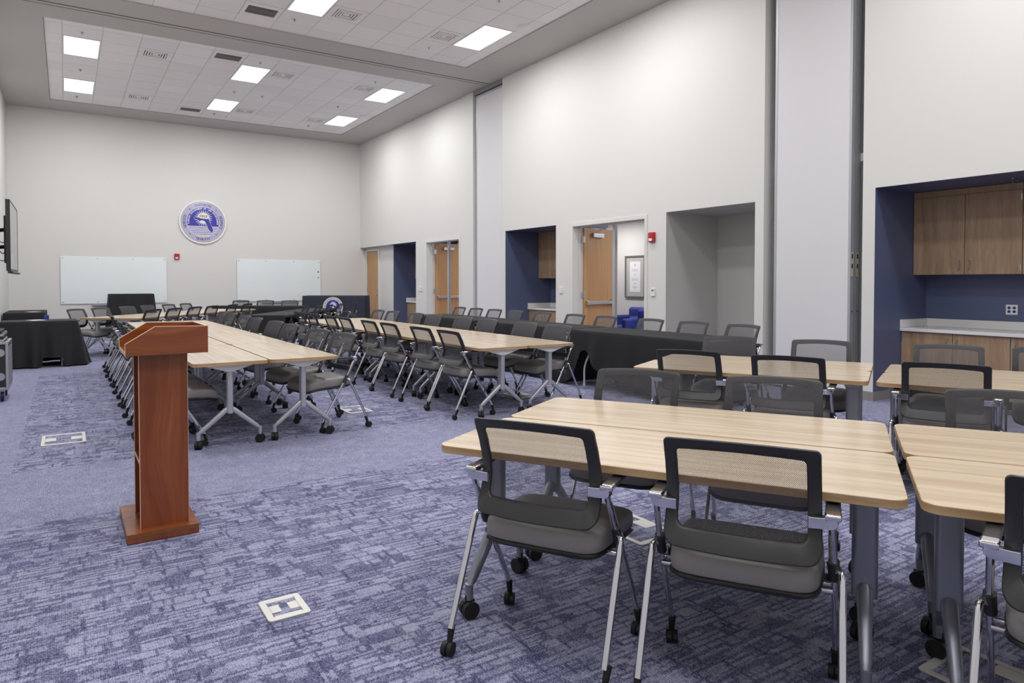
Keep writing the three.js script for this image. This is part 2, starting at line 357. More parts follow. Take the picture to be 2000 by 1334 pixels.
// recessed 2 x 4 foot troffers
{
  const frameG = (() => { const w = TILE, d = 2 * TILE, t = 0.028, y0 = 0.006, y1 = 0.03; return geo([box(0.004, w - 0.004, y0, y1, 0.004, t), box(0.004, w - 0.004, y0, y1, d - t, d - 0.004), box(0.004, t, y0, y1, t, d - t), box(w - t, w - 0.004, y0, y1, t, d - t)]); })();
  const lensG = box(0.028, TILE - 0.028, 0.014, 0.03, 0.028, 2 * TILE - 0.028);
  const bayName = ['far bay, ', 'middle bay, ', 'near bay, '], col = ['left column', 'middle column', 'column by the door wall'];
  BAYS.forEach((b, bi) => LAMP_X.forEach((x, xi) => b.lamp.forEach((z, zi) => {
    const far = (bi === 0) === (zi === 1) ? 'farther' : 'nearer';
    const o = thing('ceiling_light', `white recessed ceiling troffer in the ${bayName[bi]}${col[xi]}, ${far} of two`, 'light', [x, HC + 0.012, z], 0, 'recessed ceiling troffers');
    part('frame', frameG, M.white, o); part('diffuser', lensG, M.lens, o);
  })));
}
// supply diffusers and return grilles
{
  const H = TILE / 2, q = [];
  const ring = (r, w, y0, y1) => geo([box(-r, r, y0, y1, -r, -r + w), box(-r, r, y0, y1, r - w, r), box(-r, -r + w, y0, y1, -r + w, r - w), box(r - w, r, y0, y1, -r + w, r - w)]);
  const plate = geo([ring(H - 0.014, 0.092, 0.012, 0.026)]);
  const rows = [0, 1, 2, 3].map(k => ring(0.185 - k * 0.044, 0.026, 0.006 + k * 0.003, 0.018 + k * 0.003));
  const core = box(-0.03, 0.03, 0.016, 0.028, -0.03, 0.03), backing = box(-0.21, 0.21, 0.0285, 0.03, -0.21, 0.21);
  const gslats = (() => { const g = []; for (let i = 0; i < 26; i++) { const x = -0.225 + i * 0.018; g.push(box(x - 0.003, x + 0.003, 0.012, 0.03, -0.17, 0.17)); } g.push(box(-0.235, 0.235, 0.011, 0.03, -0.008, 0.008)); return geo(g); })();
  const gback = box(-0.24, 0.24, 0.0265, 0.028, -0.18, 0.18), gplate = geo([box(-H + 0.014, H - 0.014, 0.012, 0.026, -H + 0.014, -0.17), box(-H + 0.014, H - 0.014, 0.012, 0.026, 0.17, H - 0.014), box(-H + 0.014, -0.235, 0.012, 0.026, -0.17, 0.17), box(0.235, H - 0.014, 0.012, 0.026, -0.17, 0.17)]);
  const place = z => z < -18 ? 'near the back wall' : z < -13.5 ? 'just beyond the partition track' : 'just before the partition track';
  const which = x => x < 2 ? 'by the left troffers' : x < 4.5 ? 'by the middle troffers' : 'by the troffers along the door wall';
  for (const [kind, x, z] of FITTINGS) {
    if (kind === 'ceiling_diffuser') {
      const o = thing(kind, `white louvred ceiling diffuser ${which(x)}, ${place(z)}`, 'air diffuser', [x, HC + 0.012, z], 0, 'louvred ceiling diffusers');
      part('backing', backing, M.void, o); part('plate', plate, M.tile[0], o); for (const r of rows) part('louvre', r, M.tile[1], o); part('core', core, M.tile[1], o);
    } else {
      const o = thing(kind, `dark slotted return air grille in a ceiling tile, ${place(z)}`, 'air grille', [x, HC + 0.012, z], 0, 'slotted return grilles');
      part('backing', gback, M.void, o); part('plate', gplate, M.tile[0], o); part('slats', gslats, M.base, o).userData.kind = 'stuff';
    }
  }
  // sprinkler heads and access points
  const spr = geo([new THREE.CylinderGeometry(0.032, 0.036, 0.006, 16).translate(0, -0.003, 0), new THREE.CylinderGeometry(0.008, 0.011, 0.03, 10).translate(0, -0.019, 0), new THREE.CylinderGeometry(0.016, 0.016, 0.003, 14).translate(0, -0.036, 0)]);
  const where = z => z < -18 ? 'in the tile row nearest the back wall' : z < -16 ? 'in the middle of the far coffer' : z < -13.5 ? 'in the far coffer beside the track' : z < -11 ? 'in the middle coffer beside the track' : 'in the middle of the middle coffer';
  const col = x => x < 2 ? 'left' : x < 3.6 ? 'middle' : x < 4.5 ? 'second middle' : 'right';
  for (const [x, z] of [[0.31, -14.43], [0.32, -16.95], [0.29, -19.43], [3.36, -14.43], [3.35, -16.95], [3.34, -19.43], [3.99, -16.99], [5.81, -14.4], [5.82, -16.93], [5.82, -19.43], [3.3, -11.76], [5.82, -11.77], [5.78, -9.21]]) {
    const m = part('sprinkler_head', spr, M.chromeSoft, scene); m.position.set(x, HC + 0.024, z); tag(m, `chrome sprinkler head, ${col(x)} column, ${where(z)}`, 'sprinkler', 'ceiling sprinkler heads');
  }
  const ap = geo([new THREE.LatheGeometry([[0, -0.045], [0.06, -0.044], [0.095, -0.032], [0.11, -0.01], [0.11, 0]].map(p => new THREE.Vector2(...p)), 28)]);
  for (const [x, z, t] of [[6.72, -9.9, 'middle coffer'], [6.71, -17.5, 'far coffer']]) { const m = part('wireless_access_point', ap, M.white, scene); m.position.set(x, HC + 0.024, z); tag(m, `round white access point beside the troffers in the ${t}`, 'access point', 'ceiling access points'); }
}

// ---------------------------------------------------------------- partitions stacked in their pockets
{
  const panel = (z0, z1, x, label, group) => {
    const o = thing('partition_panel', label, 'partition', [x, 0, (z0 + z1) / 2], 0, group), L = (z1 - z0) / 2, top = HC - 0.16;
    part('panel_face', [box(0.0, 0.085, 0.03, top, -L + 0.035, L - 0.03)], M.panel, o);
    part('edge_channel', [box(0.003, 0.03, 0.02, top + 0.01, L - 0.03, L), box(0.05, 0.082, 0.02, top + 0.01, L - 0.03, L), box(0.03, 0.05, 0.02, top + 0.01, L - 0.03, L - 0.012)], M.alu, o, 'ribbed aluminium edge');
    part('edge_channel', [box(-0.004, 0.089, 0.02, top + 0.01, -L, -L + 0.035)], M.alu, o);
    part('top_rail', box(-0.003, 0.088, top, top + 0.05, -L, L), M.alu, o);
    return o;
  };
  const sticker = (o, L) => {
    const s = part('warning_sticker', box(0.02, 0.06, 1.48, 1.78, L, L + 0.0015), std({ color: 0xcfc59a, roughness: 0.7 }), o, 'pale yellow sticker with two dark pictograms');
    for (const y of [1.58, 1.70]) part('pictogram', geo([box(0.026, 0.054, y, y + 0.055, L + 0.0015, L + 0.0022)]), M.plastic, s);
    part('pull_bolt', box(0.03, 0.055, 1.05, 1.058, L, L + 0.01), M.rubber, o);
  };
  const names = ['front', 'middle', 'rear'];
  for (let k = 0; k < 3; k++) { const o = panel(-5.79, -4.72, 8.02 + k * 0.115, `${names[k]} white folding partition panel in the pocket beside the blue niche`, 'partition panels by the blue niche'); sticker(o, 0.535); }
  for (let k = 0; k < 2; k++) panel(-13.79, -12.63, 8.03 + k * 0.115, `${names[k]} white folding partition panel in the pocket between the two double doors`, 'partition panels between the doors');
}
M.meshFar = std({ color: 0x4a494d, roughness: 0.6, opacity: 0.56, transparent: true, side: THREE.DoubleSide });   // the same fabric where its holes are too small to see

// ---------------------------------------------------------------- doors and the corridor behind them
{
  const T = 0.25;
  const doubleDoor = (name, z0, z1, open) => {                   // opening z0..z1 in the right wall, leaves swing into the corridor
    const d = struct(name), H1 = 2.455, jw = 0.055, zm = (z0 + z1) / 2;
    part('door_frame', [box(XR - 0.012, XR + T + 0.012, 0, HH, z0 - 0.06, z0), box(XR - 0.012, XR + T + 0.012, 0, HH, z1, z1 + 0.06), box(XR - 0.012, XR + T + 0.012, H1, HH + 0.0, z0, z1),
      box(XR + 0.15, XR + 0.165, 0, H1, z0, z0 + 0.016), box(XR + 0.15, XR + 0.165, 0, H1, z1 - 0.016, z1), box(XR + 0.15, XR + 0.165, H1 - 0.016, H1, z0, z1)], M.frame, d);
    part('mullion', rbox(XR + 0.165, XR + 0.225, 0, H1, zm - 0.035, zm + 0.035, 0.004), M.alu, d);
    const leaf = (zh, dir, angle) => {                           // hinge at zh; closed leaf runs along dir
      const g = new THREE.Group(); g.name = 'door_leaf'; d.add(g);
      g.position.set(XR + T - 0.02, 0, zh); g.rotation.y = angle;
      const W = (z1 - z0) / 2 - 0.02;                            // local: leaf along +x after opening, room face towards +z or -z
      const f = dir > 0 ? 1 : -1, face = f * 0.0225;
      part('leaf_panel', rbox(0.012, W, 0.01, H1 - 0.012, -0.0225, 0.0225, 0.003), M.maple, g);
      for (const y of [0.28, 1.18, 2.22]) part('hinge', [box(-0.03, 0.012, y - 0.06, y + 0.06, face - 0.003 * f, face + 0.003 * f), rod(V(0, y - 0.06, face + 0.006 * f), V(0, y + 0.06, face + 0.006 * f), 0.008), box(0.012, 0.04, y - 0.055, y + 0.055, face, face + 0.003 * f)], M.steel, g);
      part('panic_bar', [rbox(0.07, W - 0.04, 0.985, 1.05, face + f * 0.03, face + f * 0.055, 0.006), rbox(0.06, 0.12, 0.975, 1.06, face, face + f * 0.05, 0.006), rbox(W - 0.10, W - 0.02, 0.955, 1.08, face, face + f * 0.052, 0.006)], M.steel, g);
      part('door_closer', [rbox(0.24, 0.56, 2.27, 2.35, face, face + f * 0.055, 0.008), bar(V(0.3, 2.36, face + f * 0.03), V(0.42, 2.43, face + f * 0.10), 0.018, 0.008), bar(V(0.42, 2.43, face + f * 0.10), V(0.02, 2.435, face + f * 0.16), 0.018, 0.008)], M.steel, g);
    };
    leaf(z0 + 0.01, 1, open);
    leaf(z1 - 0.01, -1, -0.06);
  };
  doubleDoor('door_1', -10.11, -8.21, 0.2);
  doubleDoor('door_2', -16.31, -14.53, 0.02);
  // single door of the far recess
  const d = struct('door_3');
  part('door_frame', [box(8.15, 8.29, 0, 2.44, -21.14, -21.06), box(8.15, 8.29, 0, 2.44, -20.08, -19.99), box(8.15, 8.29, 2.40, 2.46, -21.06, -20.08)], M.frame, d);
  const lf = part('leaf_panel', rbox(8.18, 8.225, 0.01, 2.395, -21.055, -20.085, 0.003), M.maple, d);
  for (const y of [0.3, 1.2, 2.1]) part('hinge', rod(V(8.172, y - 0.06, -21.055), V(8.172, y + 0.06, -21.055), 0.009), M.steel, d);
  part('lever', [rod(V(8.18, 1.02, -20.16), V(8.12, 1.02, -20.16), 0.01), bar(V(8.12, 1.02, -20.16), V(8.12, 1.02, -20.29), 0.016, 0.012)], M.steel, d);
  // corridor
  part('wall_corridor', [box(11.3, 11.4, 0, 2.9, ZB, ZF), box(9.26, 9.3, 0, 2.9, -16.9, -16.36), box(9.3, 11.3, 0, 2.9, -18.2, -18.1)], M.corridor, scene).userData.kind = 'structure';
  part('ceiling_corridor', box(8.23, 11.4, 2.9, 3.0, ZB, ZF), M.tile[1], scene).userData.kind = 'structure';
  const zs = [-15.4, -12.2, -9.2, -6.2];
  zs.forEach((z, i) => {
    const o = thing('corridor_light', ['corridor ceiling light behind the far double door', 'corridor ceiling light between the two double doors', 'corridor ceiling light behind the near double door', 'corridor ceiling light behind the pale niche'][i], 'light', [10.3, 2.9, z], 0, 'corridor ceiling lights');
    part('frame', [box(-0.3, 0.3, -0.02, -0.001, -0.6, -0.57), box(-0.3, 0.3, -0.02, -0.001, 0.57, 0.6), box(-0.3, -0.27, -0.02, -0.001, -0.57, 0.57), box(0.27, 0.3, -0.02, -0.001, -0.57, 0.57)], M.white, o);
    part('diffuser', box(-0.27, 0.27, -0.012, -0.001, -0.57, 0.57), M.dimLens, o);
    const l = new THREE.RectAreaLight(LAMP_COLOR, 19, 0.52, 1.1); l.position.set(10.3, 2.885, z); l.rotation.x = -Math.PI / 2; scene.add(l);
  });
  // framed print on the corridor wall
  const c = document.createElement('canvas'); c.width = 256; c.height = 512; const k = c.getContext('2d');
  k.fillStyle = '#e9e7e4'; k.fillRect(0, 0, 256, 512); k.fillStyle = '#b5b2b0'; k.textAlign = 'center'; k.font = 'bold 54px serif';
  k.beginPath(); k.arc(128, 60, 18, 0, 7); k.fill();
  k.fillText('FDLE', 128, 165); k.font = 'bold 40px serif'; k.fillText('IN', 128, 235); k.font = 'bold 54px serif'; k.fillText('HALL', 128, 320); k.font = 'bold 40px serif'; k.fillText('OF', 128, 385); k.fillRect(80, 420, 96, 10); k.fillRect(90, 442, 76, 8);
  const tx = new THREE.CanvasTexture(c); tx.colorSpace = THREE.SRGBColorSpace;
  const f = thing('framed_print', 'tall grey framed print with a white mat seen through the near double door', 'picture', [11.295, 1.545, -11.93]);
  const W = 0.34, Hh = 0.50, fr = 0.04;
  part('frame', [rbox(-0.03, 0, -Hh, Hh, -W, -W + fr, 0.004), rbox(-0.03, 0, -Hh, Hh, W - fr, W, 0.004), rbox(-0.03, 0, -Hh, -Hh + fr, -W + fr, W - fr, 0.004), rbox(-0.03, 0, Hh - fr, Hh, -W + fr, W - fr, 0.004)], std({ color: 0x6f6b66, roughness: 0.5 }), f);
  part('mat', box(-0.012, -0.001, -Hh + fr, Hh - fr, -W + fr, W - fr), std({ color: 0xbab5ad, roughness: 0.8 }), f);
  const pg = new THREE.PlaneGeometry(0.36, 0.72); pg.rotateY(-Math.PI / 2);
  const pr = part('print', pg, std({ map: tx, roughness: 0.7 }), f); pr.position.x = -0.0135;
  // blue armchairs and paper bags by the corridor wall
  const seatChair = (label, x, z, turn) => {
    const o = thing('armchair', label, 'armchair', [x, 0, z], turn, 'blue corridor armchairs');
    part('seat', rbox(-0.36, 0.36, 0.12, 0.44, -0.32, 0.36, 0.06, 3), M.blueChair, o);
    part('backrest', rbox(-0.36, 0.36, 0.14, 0.84, -0.42, -0.24, 0.07, 3), M.blueChair, o);
    for (const s of [-1, 1]) part('arm', rbox(s * 0.36 - 0.07, s * 0.36 + 0.07, 0.12, 0.66, -0.36, 0.36, 0.06, 3), M.blueChair, o);
    for (const [a, b] of [[-1, -1], [1, -1], [-1, 1], [1, 1]]) part('leg', rod(V(a * 0.3, 0, b * 0.28), V(a * 0.3, 0.13, b * 0.28), 0.018), M.steel, o);
  };
  seatChair('blue upholstered armchair nearer the near double door', 10.05, -10.25, -1.2);
  seatChair('blue upholstered armchair against the corridor wall below the print', 10.75, -11.5, -1.57);
  const tableC = thing('side_table', 'low dark side table holding paper bags in the corridor', 'table', [10.85, 0, -10.75]);
  part('top', rbox(-0.3, 0.3, 0.5, 0.53, -0.3, 0.3, 0.006), M.plastic, tableC); for (const [a, b] of [[-1, -1], [1, -1], [-1, 1], [1, 1]]) part('leg', rod(V(a * 0.26, 0, b * 0.26), V(a * 0.26, 0.5, b * 0.26), 0.015), M.plastic, tableC);
  [[10.82, -10.92, 0.2, 'brown paper bag with folded top, left of the two in the corridor'], [10.8, -10.62, -0.15, 'brown paper bag with a printed mark, right of the two in the corridor']].forEach(([x, z, t, label], i) => {
    const b = thing('paper_bag', label, 'bag', [x, 0.53, z], t, 'brown paper bags');
    part('body', rbox(-0.08, 0.08, 0, 0.24 + i * 0.07, -0.12, 0.12, 0.008), M.kraft, b);
    part('handle', new THREE.TorusGeometry(0.04, 0.004, 6, 16, Math.PI).rotateY(Math.PI / 2).translate(0, 0.24 + i * 0.07, 0), M.kraft, b);
    if (i) part('print', geo([new THREE.CircleGeometry(0.03, 16).rotateY(-Math.PI / 2).translate(-0.0805, 0.2, 0.03), new THREE.CircleGeometry(0.022, 16).rotateY(-Math.PI / 2).translate(-0.0805, 0.17, 0.0)]), M.plastic, b);
  });
}

// ---------------------------------------------------------------- kitchenettes in the blue niches
{
  const pull = (x, y, z) => geo([tube([V(x, y - 0.048, z), V(x - 0.026, y - 0.05, z), V(x - 0.03, y - 0.04, z), V(x - 0.03, y + 0.04, z), V(x - 0.026, y + 0.05, z), V(x, y + 0.048, z)], 0.0045, 18, 8)]);
  const cabinet = (upper, z0, z1, nd, label, group) => {
    const x0 = upper ? 8.86 : 8.60, x1 = 9.195, y0 = upper ? 1.50 : 0, y1 = upper ? 2.515 : 0.812;
    const o = thing(upper ? 'wall_cabinet' : 'base_cabinet', label, 'cabinet', [0, 0, 0], 0, group);
    const yb = upper ? y0 : 0.1;
    part('body', [box(x0 + 0.02, x1, yb, y1, z0 + 0.002, z1 - 0.002)], M.oak, o);
    if (upper) part('fascia', box(x0, x0 + 0.02, 2.445, y1, z0 + 0.002, z1 - 0.002), M.oak, o); else part('toe_kick', box(x0 + 0.07, x1, 0, 0.1, z0 + 0.002, z1 - 0.002), M.black, o);
    const dw = (z1 - z0) / nd;
    for (let k = 0; k < nd; k++) {
      const a = z0 + k * dw + 0.003, b = z0 + (k + 1) * dw - 0.003, ya = yb + 0.002, yc = upper ? 2.44 : y1 - 0.006;
      const dr = part('cabinet_door', rbox(x0 - 0.002, x0 + 0.0185, ya, yc, a, b, 0.002), M.oak, o);
      const hz = nd === 1 ? a + 0.05 : k % 2 ? a + 0.05 : b - 0.05;
      part('handle', pull(x0 - 0.002, upper ? 1.61 : 0.69, hz), M.chromeSoft, dr);
      const pz = nd === 1 ? b - 0.01 : k % 2 ? b - 0.01 : a + 0.01;
      for (const y of [ya + 0.07, yc - 0.08]) part('hinge', rbox(x0 - 0.007, x0, y - 0.035, y + 0.035, pz - 0.006, pz + 0.006, 0.002), M.steel, dr);
    }
    return o;
  };
  const worktop = (z0, z1, label) => {
    const o = thing('worktop', label, 'worktop', [0, 0, 0], 0, 'white worktops');
    part('slab', rbox(8.56, 9.198, 0.813, 0.852, z0 + 0.002, z1 - 0.002, 0.006), M.quartz, o);
    part('backsplash', rbox(9.178, 9.198, 0.853, 0.952, z0 + 0.022, z1 - 0.022, 0.003), M.quartz, o);
    for (const [a, b] of [[z0 + 0.002, z0 + 0.021], [z1 - 0.021, z1 - 0.002]]) part('side_splash', rbox(8.565, 9.198, 0.853, 0.952, a, b, 0.003), M.quartz, o);
  };
  cabinet(true, -4.398, -3.235, 2, 'oak wall cabinet with two doors in the near blue niche', 'oak wall cabinets'); cabinet(true, -3.235, -2.582, 1, 'single-door oak wall cabinet at the frame edge of the near blue niche', 'oak wall cabinets');
  cabinet(false, -4.398, -3.235, 2, 'two-door oak base cabinet under the near white worktop', 'oak base cabinets'); cabinet(false, -3.235, -2.582, 1, 'single-door oak base cabinet at the frame edge under the near worktop', 'oak base cabinets');
  worktop(-4.40, -2.58, 'white worktop with upstand in the near blue niche');
  cabinet(true, -12.458, -11.3, 2, 'oak wall cabinet in the blue niche left of the near double door', 'oak wall cabinets'); cabinet(true, -11.3, -10.642, 1, 'narrow oak wall cabinet in the blue niche left of the near double door', 'oak wall cabinets');
  cabinet(false, -12.458, -11.3, 2, 'oak base cabinet in the blue niche left of the near double door', 'oak base cabinets'); cabinet(false, -11.3, -10.642, 1, 'narrow oak base cabinet in the blue niche left of the near double door', 'oak base cabinets');
  worktop(-12.46, -10.64, 'white worktop in the blue niche left of the near double door');
  cabinet(true, -18.898, -16.972, 3, 'oak wall cabinet in the farthest blue niche', 'oak wall cabinets'); cabinet(false, -18.898, -16.972, 3, 'oak base cabinet in the farthest blue niche', 'oak base cabinets');
  worktop(-18.90, -16.97, 'white worktop in the farthest blue niche');
  const o = thing('power_outlet', 'white double outlet plate with four blue sockets above the near worktop', 'outlet', [9.199, 1.09, -3.453]);
  part('plate', rbox(-0.007, 0, -0.058, 0.058, -0.06, 0.06, 0.002), M.white, o);
  for (const [y, z] of [[0.022, -0.026], [0.022, 0.026], [-0.022, -0.026], [-0.022, 0.026]]) part('socket', new THREE.CylinderGeometry(0.016, 0.016, 0.006, 20).rotateZ(Math.PI / 2).translate(-0.008, y, z), std({ color: 0x26307c, roughness: 0.5 }), o);
  const spr = geo([new THREE.CylinderGeometry(0.035, 0.035, 0.006, 16).translate(0, -0.003, 0), new THREE.CylinderGeometry(0.008, 0.011, 0.045, 10).translate(0, -0.026, 0), new THREE.CylinderGeometry(0.02, 0.02, 0.003, 14).translate(0, -0.05, 0)]);
  for (const [x, z, n] of [[8.5, -3.2, 'near blue niche'], [8.6, -6.45, 'pale grey niche'], [8.7, -11.0, 'blue niche left of the near double door']]) { const m = part('niche_sprinkler', spr, M.chromeSoft, scene); m.position.set(x, HH, z); tag(m, `small chrome sprinkler under the ceiling of the ${n}`, 'sprinkler', 'niche sprinklers'); }
}

// ---------------------------------------------------------------- things on the walls
{
  const strobe = (p, turn, label) => {
    const o = thing('fire_alarm_strobe', label, 'fire alarm', p, turn, 'red fire alarm strobes');
    part('body', rbox(-0.065, 0.065, -0.08, 0.08, 0, 0.045, 0.01), M.red, o);
    part('strobe_lens', rbox(-0.04, 0.03, -0.066, -0.02, 0.042, 0.062, 0.008), new THREE.MeshPhysicalMaterial({ color: 0xf0ecec, roughness: 0.15, clearcoat: 0.5 }), o);
    part('cover_ridge', rbox(-0.05, 0.05, 0.0, 0.062, 0.042, 0.05, 0.004), M.red, o);
  };
  strobe([2.622, 2.135, ZB], 0, 'red fire alarm strobe on the back wall between the whiteboards');
  strobe([XR, 2.14, -8.03], -Math.PI / 2, 'red fire alarm strobe beside the near double door');
  const plate = (name, label, cat, z, y, w, h, extra) => {
    const o = thing(name, label, cat, [XR, y, z], -Math.PI / 2);
    part('plate', rbox(-w / 2, w / 2, -h / 2, h / 2, 0, 0.02, 0.004), M.white, o);
    extra(o);
  };
  plate('thermostat', 'white wall thermostat with a grey display beside the pale niche', 'thermostat', -8.01, 1.25, 0.085, 0.13, o => part('display', box(-0.025, 0.025, 0.012, 0.045, 0.02, 0.0215), M.base, o));
  plate('light_switch', 'white light switch plate left of the near double door', 'switch', -10.47, 1.26, 0.08, 0.12, o => part('rocker', rbox(-0.016, 0.016, -0.034, 0.034, 0.018, 0.026, 0.003), M.quartz, o));
  plate('card_reader', 'white control plates left of the far double door', 'switch', -16.66, 1.24, 0.2, 0.13, o => { part('rocker', rbox(-0.07, -0.03, -0.04, 0.04, 0.018, 0.026, 0.003), M.quartz, o); part('display', box(0.03, 0.07, -0.02, 0.04, 0.02, 0.022), M.base, o); });
  // glass whiteboards
  const board = (x0, label) => {
    const o = thing('whiteboard', label, 'whiteboard', [x0, 0, ZB + 0.002], 0, 'glass whiteboards'), W = 2.46;
    part('glass_panel', rbox(0, W, 0.85, 2.095, 0.018, 0.026, 0.003), M.glassboard, o);
    for (const x of [0.05, W / 3, W * 2 / 3, W - 0.05]) for (const y of [0.9, 2.045]) part('standoff', rod(V(x, y, 0), V(x, y, 0.034), 0.015, 0.015, 16), M.steel, o);
    part('marker_tray', rbox(W * 0.28, W * 0.72, 0.80, 0.835, 0.0, 0.07, 0.004), M.alu, o);
    return o;
  };
  board(-0.1, 'glass whiteboard behind the black draped cart and the podium');
  board(4.21, 'glass whiteboard nearest the far single door');
  for (const [y, m] of [[1.74, M.rubber], [1.57, M.steel]]) { const b = part('board_magnet', rod(V(6.6, y, ZB + 0.026), V(6.6, y, ZB + 0.04), 0.02, 0.02, 16), m, scene); tag(b, y > 1.6 ? 'small black magnet on the whiteboard by the single door' : 'small silver magnet on the whiteboard by the single door', 'magnet', 'whiteboard magnets'); }
  // the round seal
  const seal = (dark) => {
    const S = 1024, c = document.createElement('canvas'); c.width = c.height = S; const k = c.getContext('2d'), R = S / 2;
    const disc = (r, col) => { k.fillStyle = col; k.beginPath(); k.arc(R, R, r, 0, 7); k.fill(); };
    k.fillStyle = '#e6e1d8'; k.fillRect(0, 0, S, S);
    disc(R, '#e6e1d8'); disc(R * 0.955, '#2a2748'); disc(R * 0.935, '#dcd9e2'); disc(R * 0.915, dark ? '#cfc3b0' : '#b0aacb'); disc(R * 0.715, '#e0dde6'); disc(R * 0.70, '#2a2aa0');
    const arc = (text, r, from, to, font, col, flip) => {
      k.fillStyle = col; k.font = font; k.textAlign = 'center'; k.textBaseline = 'middle';
      for (let i = 0; i < text.length; i++) { const a = from + (to - from) * (i + 0.5) / text.length; k.save(); k.translate(R + Math.sin(a) * r, R - Math.cos(a) * r); k.rotate(flip ? a + Math.PI : a); k.fillText(text[i], 0, 0); k.restore(); }
    };
    const P = Math.PI;
    if (dark) arc('FLORIDA DEPARTMENT OF LAW ENFORCEMENT', R * 0.82, -P * 0.72, P * 0.72, 'bold 62px sans-serif', '#2a2640');
    else {
      arc('INTEGRITY', R * 0.815, -0.46, 0.46, 'bold 84px serif', '#2b2b72'); arc('RESPECT', R * 0.815, P / 2 - 0.38, P / 2 + 0.38, 'bold 84px serif', '#2b2b72');
      arc('QUALITY', R * 0.815, P + 0.36, P - 0.36, 'bold 84px serif', '#2b2b72', true); arc('SERVICE', R * 0.815, -P / 2 - 0.38, -P / 2 + 0.38, 'bold 84px serif', '#2b2b72');
      for (const a of [P / 4, 3 * P / 4, -P / 4, -3 * P / 4]) { k.fillStyle = '#2b2b72'; k.beginPath(); k.arc(R + Math.sin(a) * R * 0.815, R - Math.cos(a) * R * 0.815, 13, 0, 7); k.fill(); }
      arc('FLORIDA DEPARTMENT OF LAW ENFORCEMENT', R * 0.635, -P * 0.56, P * 0.56, 'bold 50px sans-serif', '#f1eee8');
    }
    // sea of stripes below the horizon
    k.save(); k.beginPath(); k.arc(R, R, R * 0.70, 0, 7); k.clip();
    const y0 = R * 1.2;
    for (let i = 0; i < 7; i++) { k.fillStyle = '#d9d5dc'; k.fillRect(0, y0 + i * 40, S, 27); }
    k.restore();
    // sun rays
    k.fillStyle = '#e8e3d8'; const sx = R * 1.02, sy = R * 0.82; k.beginPath();
    for (let i = 0; i < 48; i++) { const a = i / 48 * 2 * P, r = i % 2 ? R * 0.21 : R * 0.42; k[i ? 'lineTo' : 'moveTo'](sx + Math.sin(a) * r, sy - Math.cos(a) * r); }
    k.closePath(); k.fill();
    k.save(); k.beginPath(); k.arc(sx, sy, R * 0.25, 0, 7); k.fill(); k.restore();
    // the peninsula
    k.fillStyle = '#2a2aa0'; k.strokeStyle = '#e8e3d8'; k.lineWidth = 5; k.beginPath();
    [[0.60, 0.80], [0.82, 0.79], [0.90, 0.83], [1.20, 0.85], [1.24, 0.80], [1.30, 1.02], [1.42, 1.28], [1.44, 1.42], [1.38, 1.50], [1.30, 1.44], [1.20, 1.28], [1.15, 1.10], [1.06, 0.96], [0.94, 0.92], [0.84, 0.98], [0.76, 0.90], [0.62, 0.88]].forEach(([x, y], i) => k[i ? 'lineTo' : 'moveTo'](x * R, y * R));
    k.closePath(); k.fill(); k.stroke();
    k.fillStyle = '#2a2740'; k.font = 'bold 78px sans-serif'; k.textAlign = 'center'; k.textBaseline = 'middle'; k.fillText('FDLE', R * 1.02, R * 0.73);
    if (!dark) { k.fillStyle = '#ddd8d0'; k.fillRect(R * 0.78, R * 1.6, R * 0.46, R * 0.12); k.fillStyle = '#b0aaa6'; k.fillRect(R * 0.83, R * 1.64, R * 0.16, R * 0.045); k.fillRect(R * 1.03, R * 1.64, R * 0.15, R * 0.045); }
    const t = new THREE.CanvasTexture(c); t.colorSpace = THREE.SRGBColorSpace; return t;
  };
  const o = thing('wall_seal', 'round blue and lavender agency seal on the back wall', 'seal', [3.306, 3.13, ZB]);
  part('disc', new THREE.CylinderGeometry(0.625, 0.625, 0.02, 72).rotateX(Math.PI / 2).translate(0, 0, 0.03), M.white, o);
  part('printed_face', new THREE.CircleGeometry(0.60, 72).translate(0, 0, 0.0408), new THREE.MeshPhysicalMaterial({ map: seal(false), roughness: 0.35, clearcoat: 0.7, clearcoatRoughness: 0.08 }), o);
  for (const a of [0.8, 2.35, 3.95, 5.5]) part('mount', rod(V(Math.cos(a) * 0.6, Math.sin(a) * 0.6, 0), V(Math.cos(a) * 0.6, Math.sin(a) * 0.6, 0.045), 0.018, 0.018, 14), M.quartz, o);
  M.clothSeal = std({ map: seal(true), roughness: 0.85, side: THREE.DoubleSide });
  // television on its wall box
  const tv = thing('television', 'black flat television on a swing arm out from the left wall', 'television', [-0.6, 2.03, -11.95], Math.PI / 2);
  part('housing', rbox(-0.84, 0.84, -0.47, 0.47, -0.045, 0, 0.006), M.plastic, tv);
  part('screen', box(-0.815, 0.815, -0.44, 0.45, 0, 0.0015), M.screen, tv);
  part('bezel', [box(-0.84, 0.84, 0.45, 0.47, 0, 0.004), box(-0.84, 0.84, -0.47, -0.44, 0, 0.004), box(-0.84, -0.815, -0.44, 0.45, 0, 0.004), box(0.815, 0.84, -0.44, 0.45, 0, 0.004)], M.plastic, tv);
  part('rear_cover', rbox(-0.5, 0.5, -0.36, 0.28, -0.085, -0.045, 0.01), M.plastic, tv);
  part('soundbar_lip', rbox(-0.84, 0.84, -0.50, -0.475, -0.03, 0.03, 0.006), M.plastic, tv);
  part('mount_arm', [bar(V(0, 0.12, -0.08), V(0.24, 0.12, -0.21), 0.03, 0.05), bar(V(0, -0.12, -0.08), V(0.24, -0.12, -0.2), 0.03, 0.05), box(-0.25, 0.25, -0.25, 0.25, -0.095, -0.085)], M.black, tv);
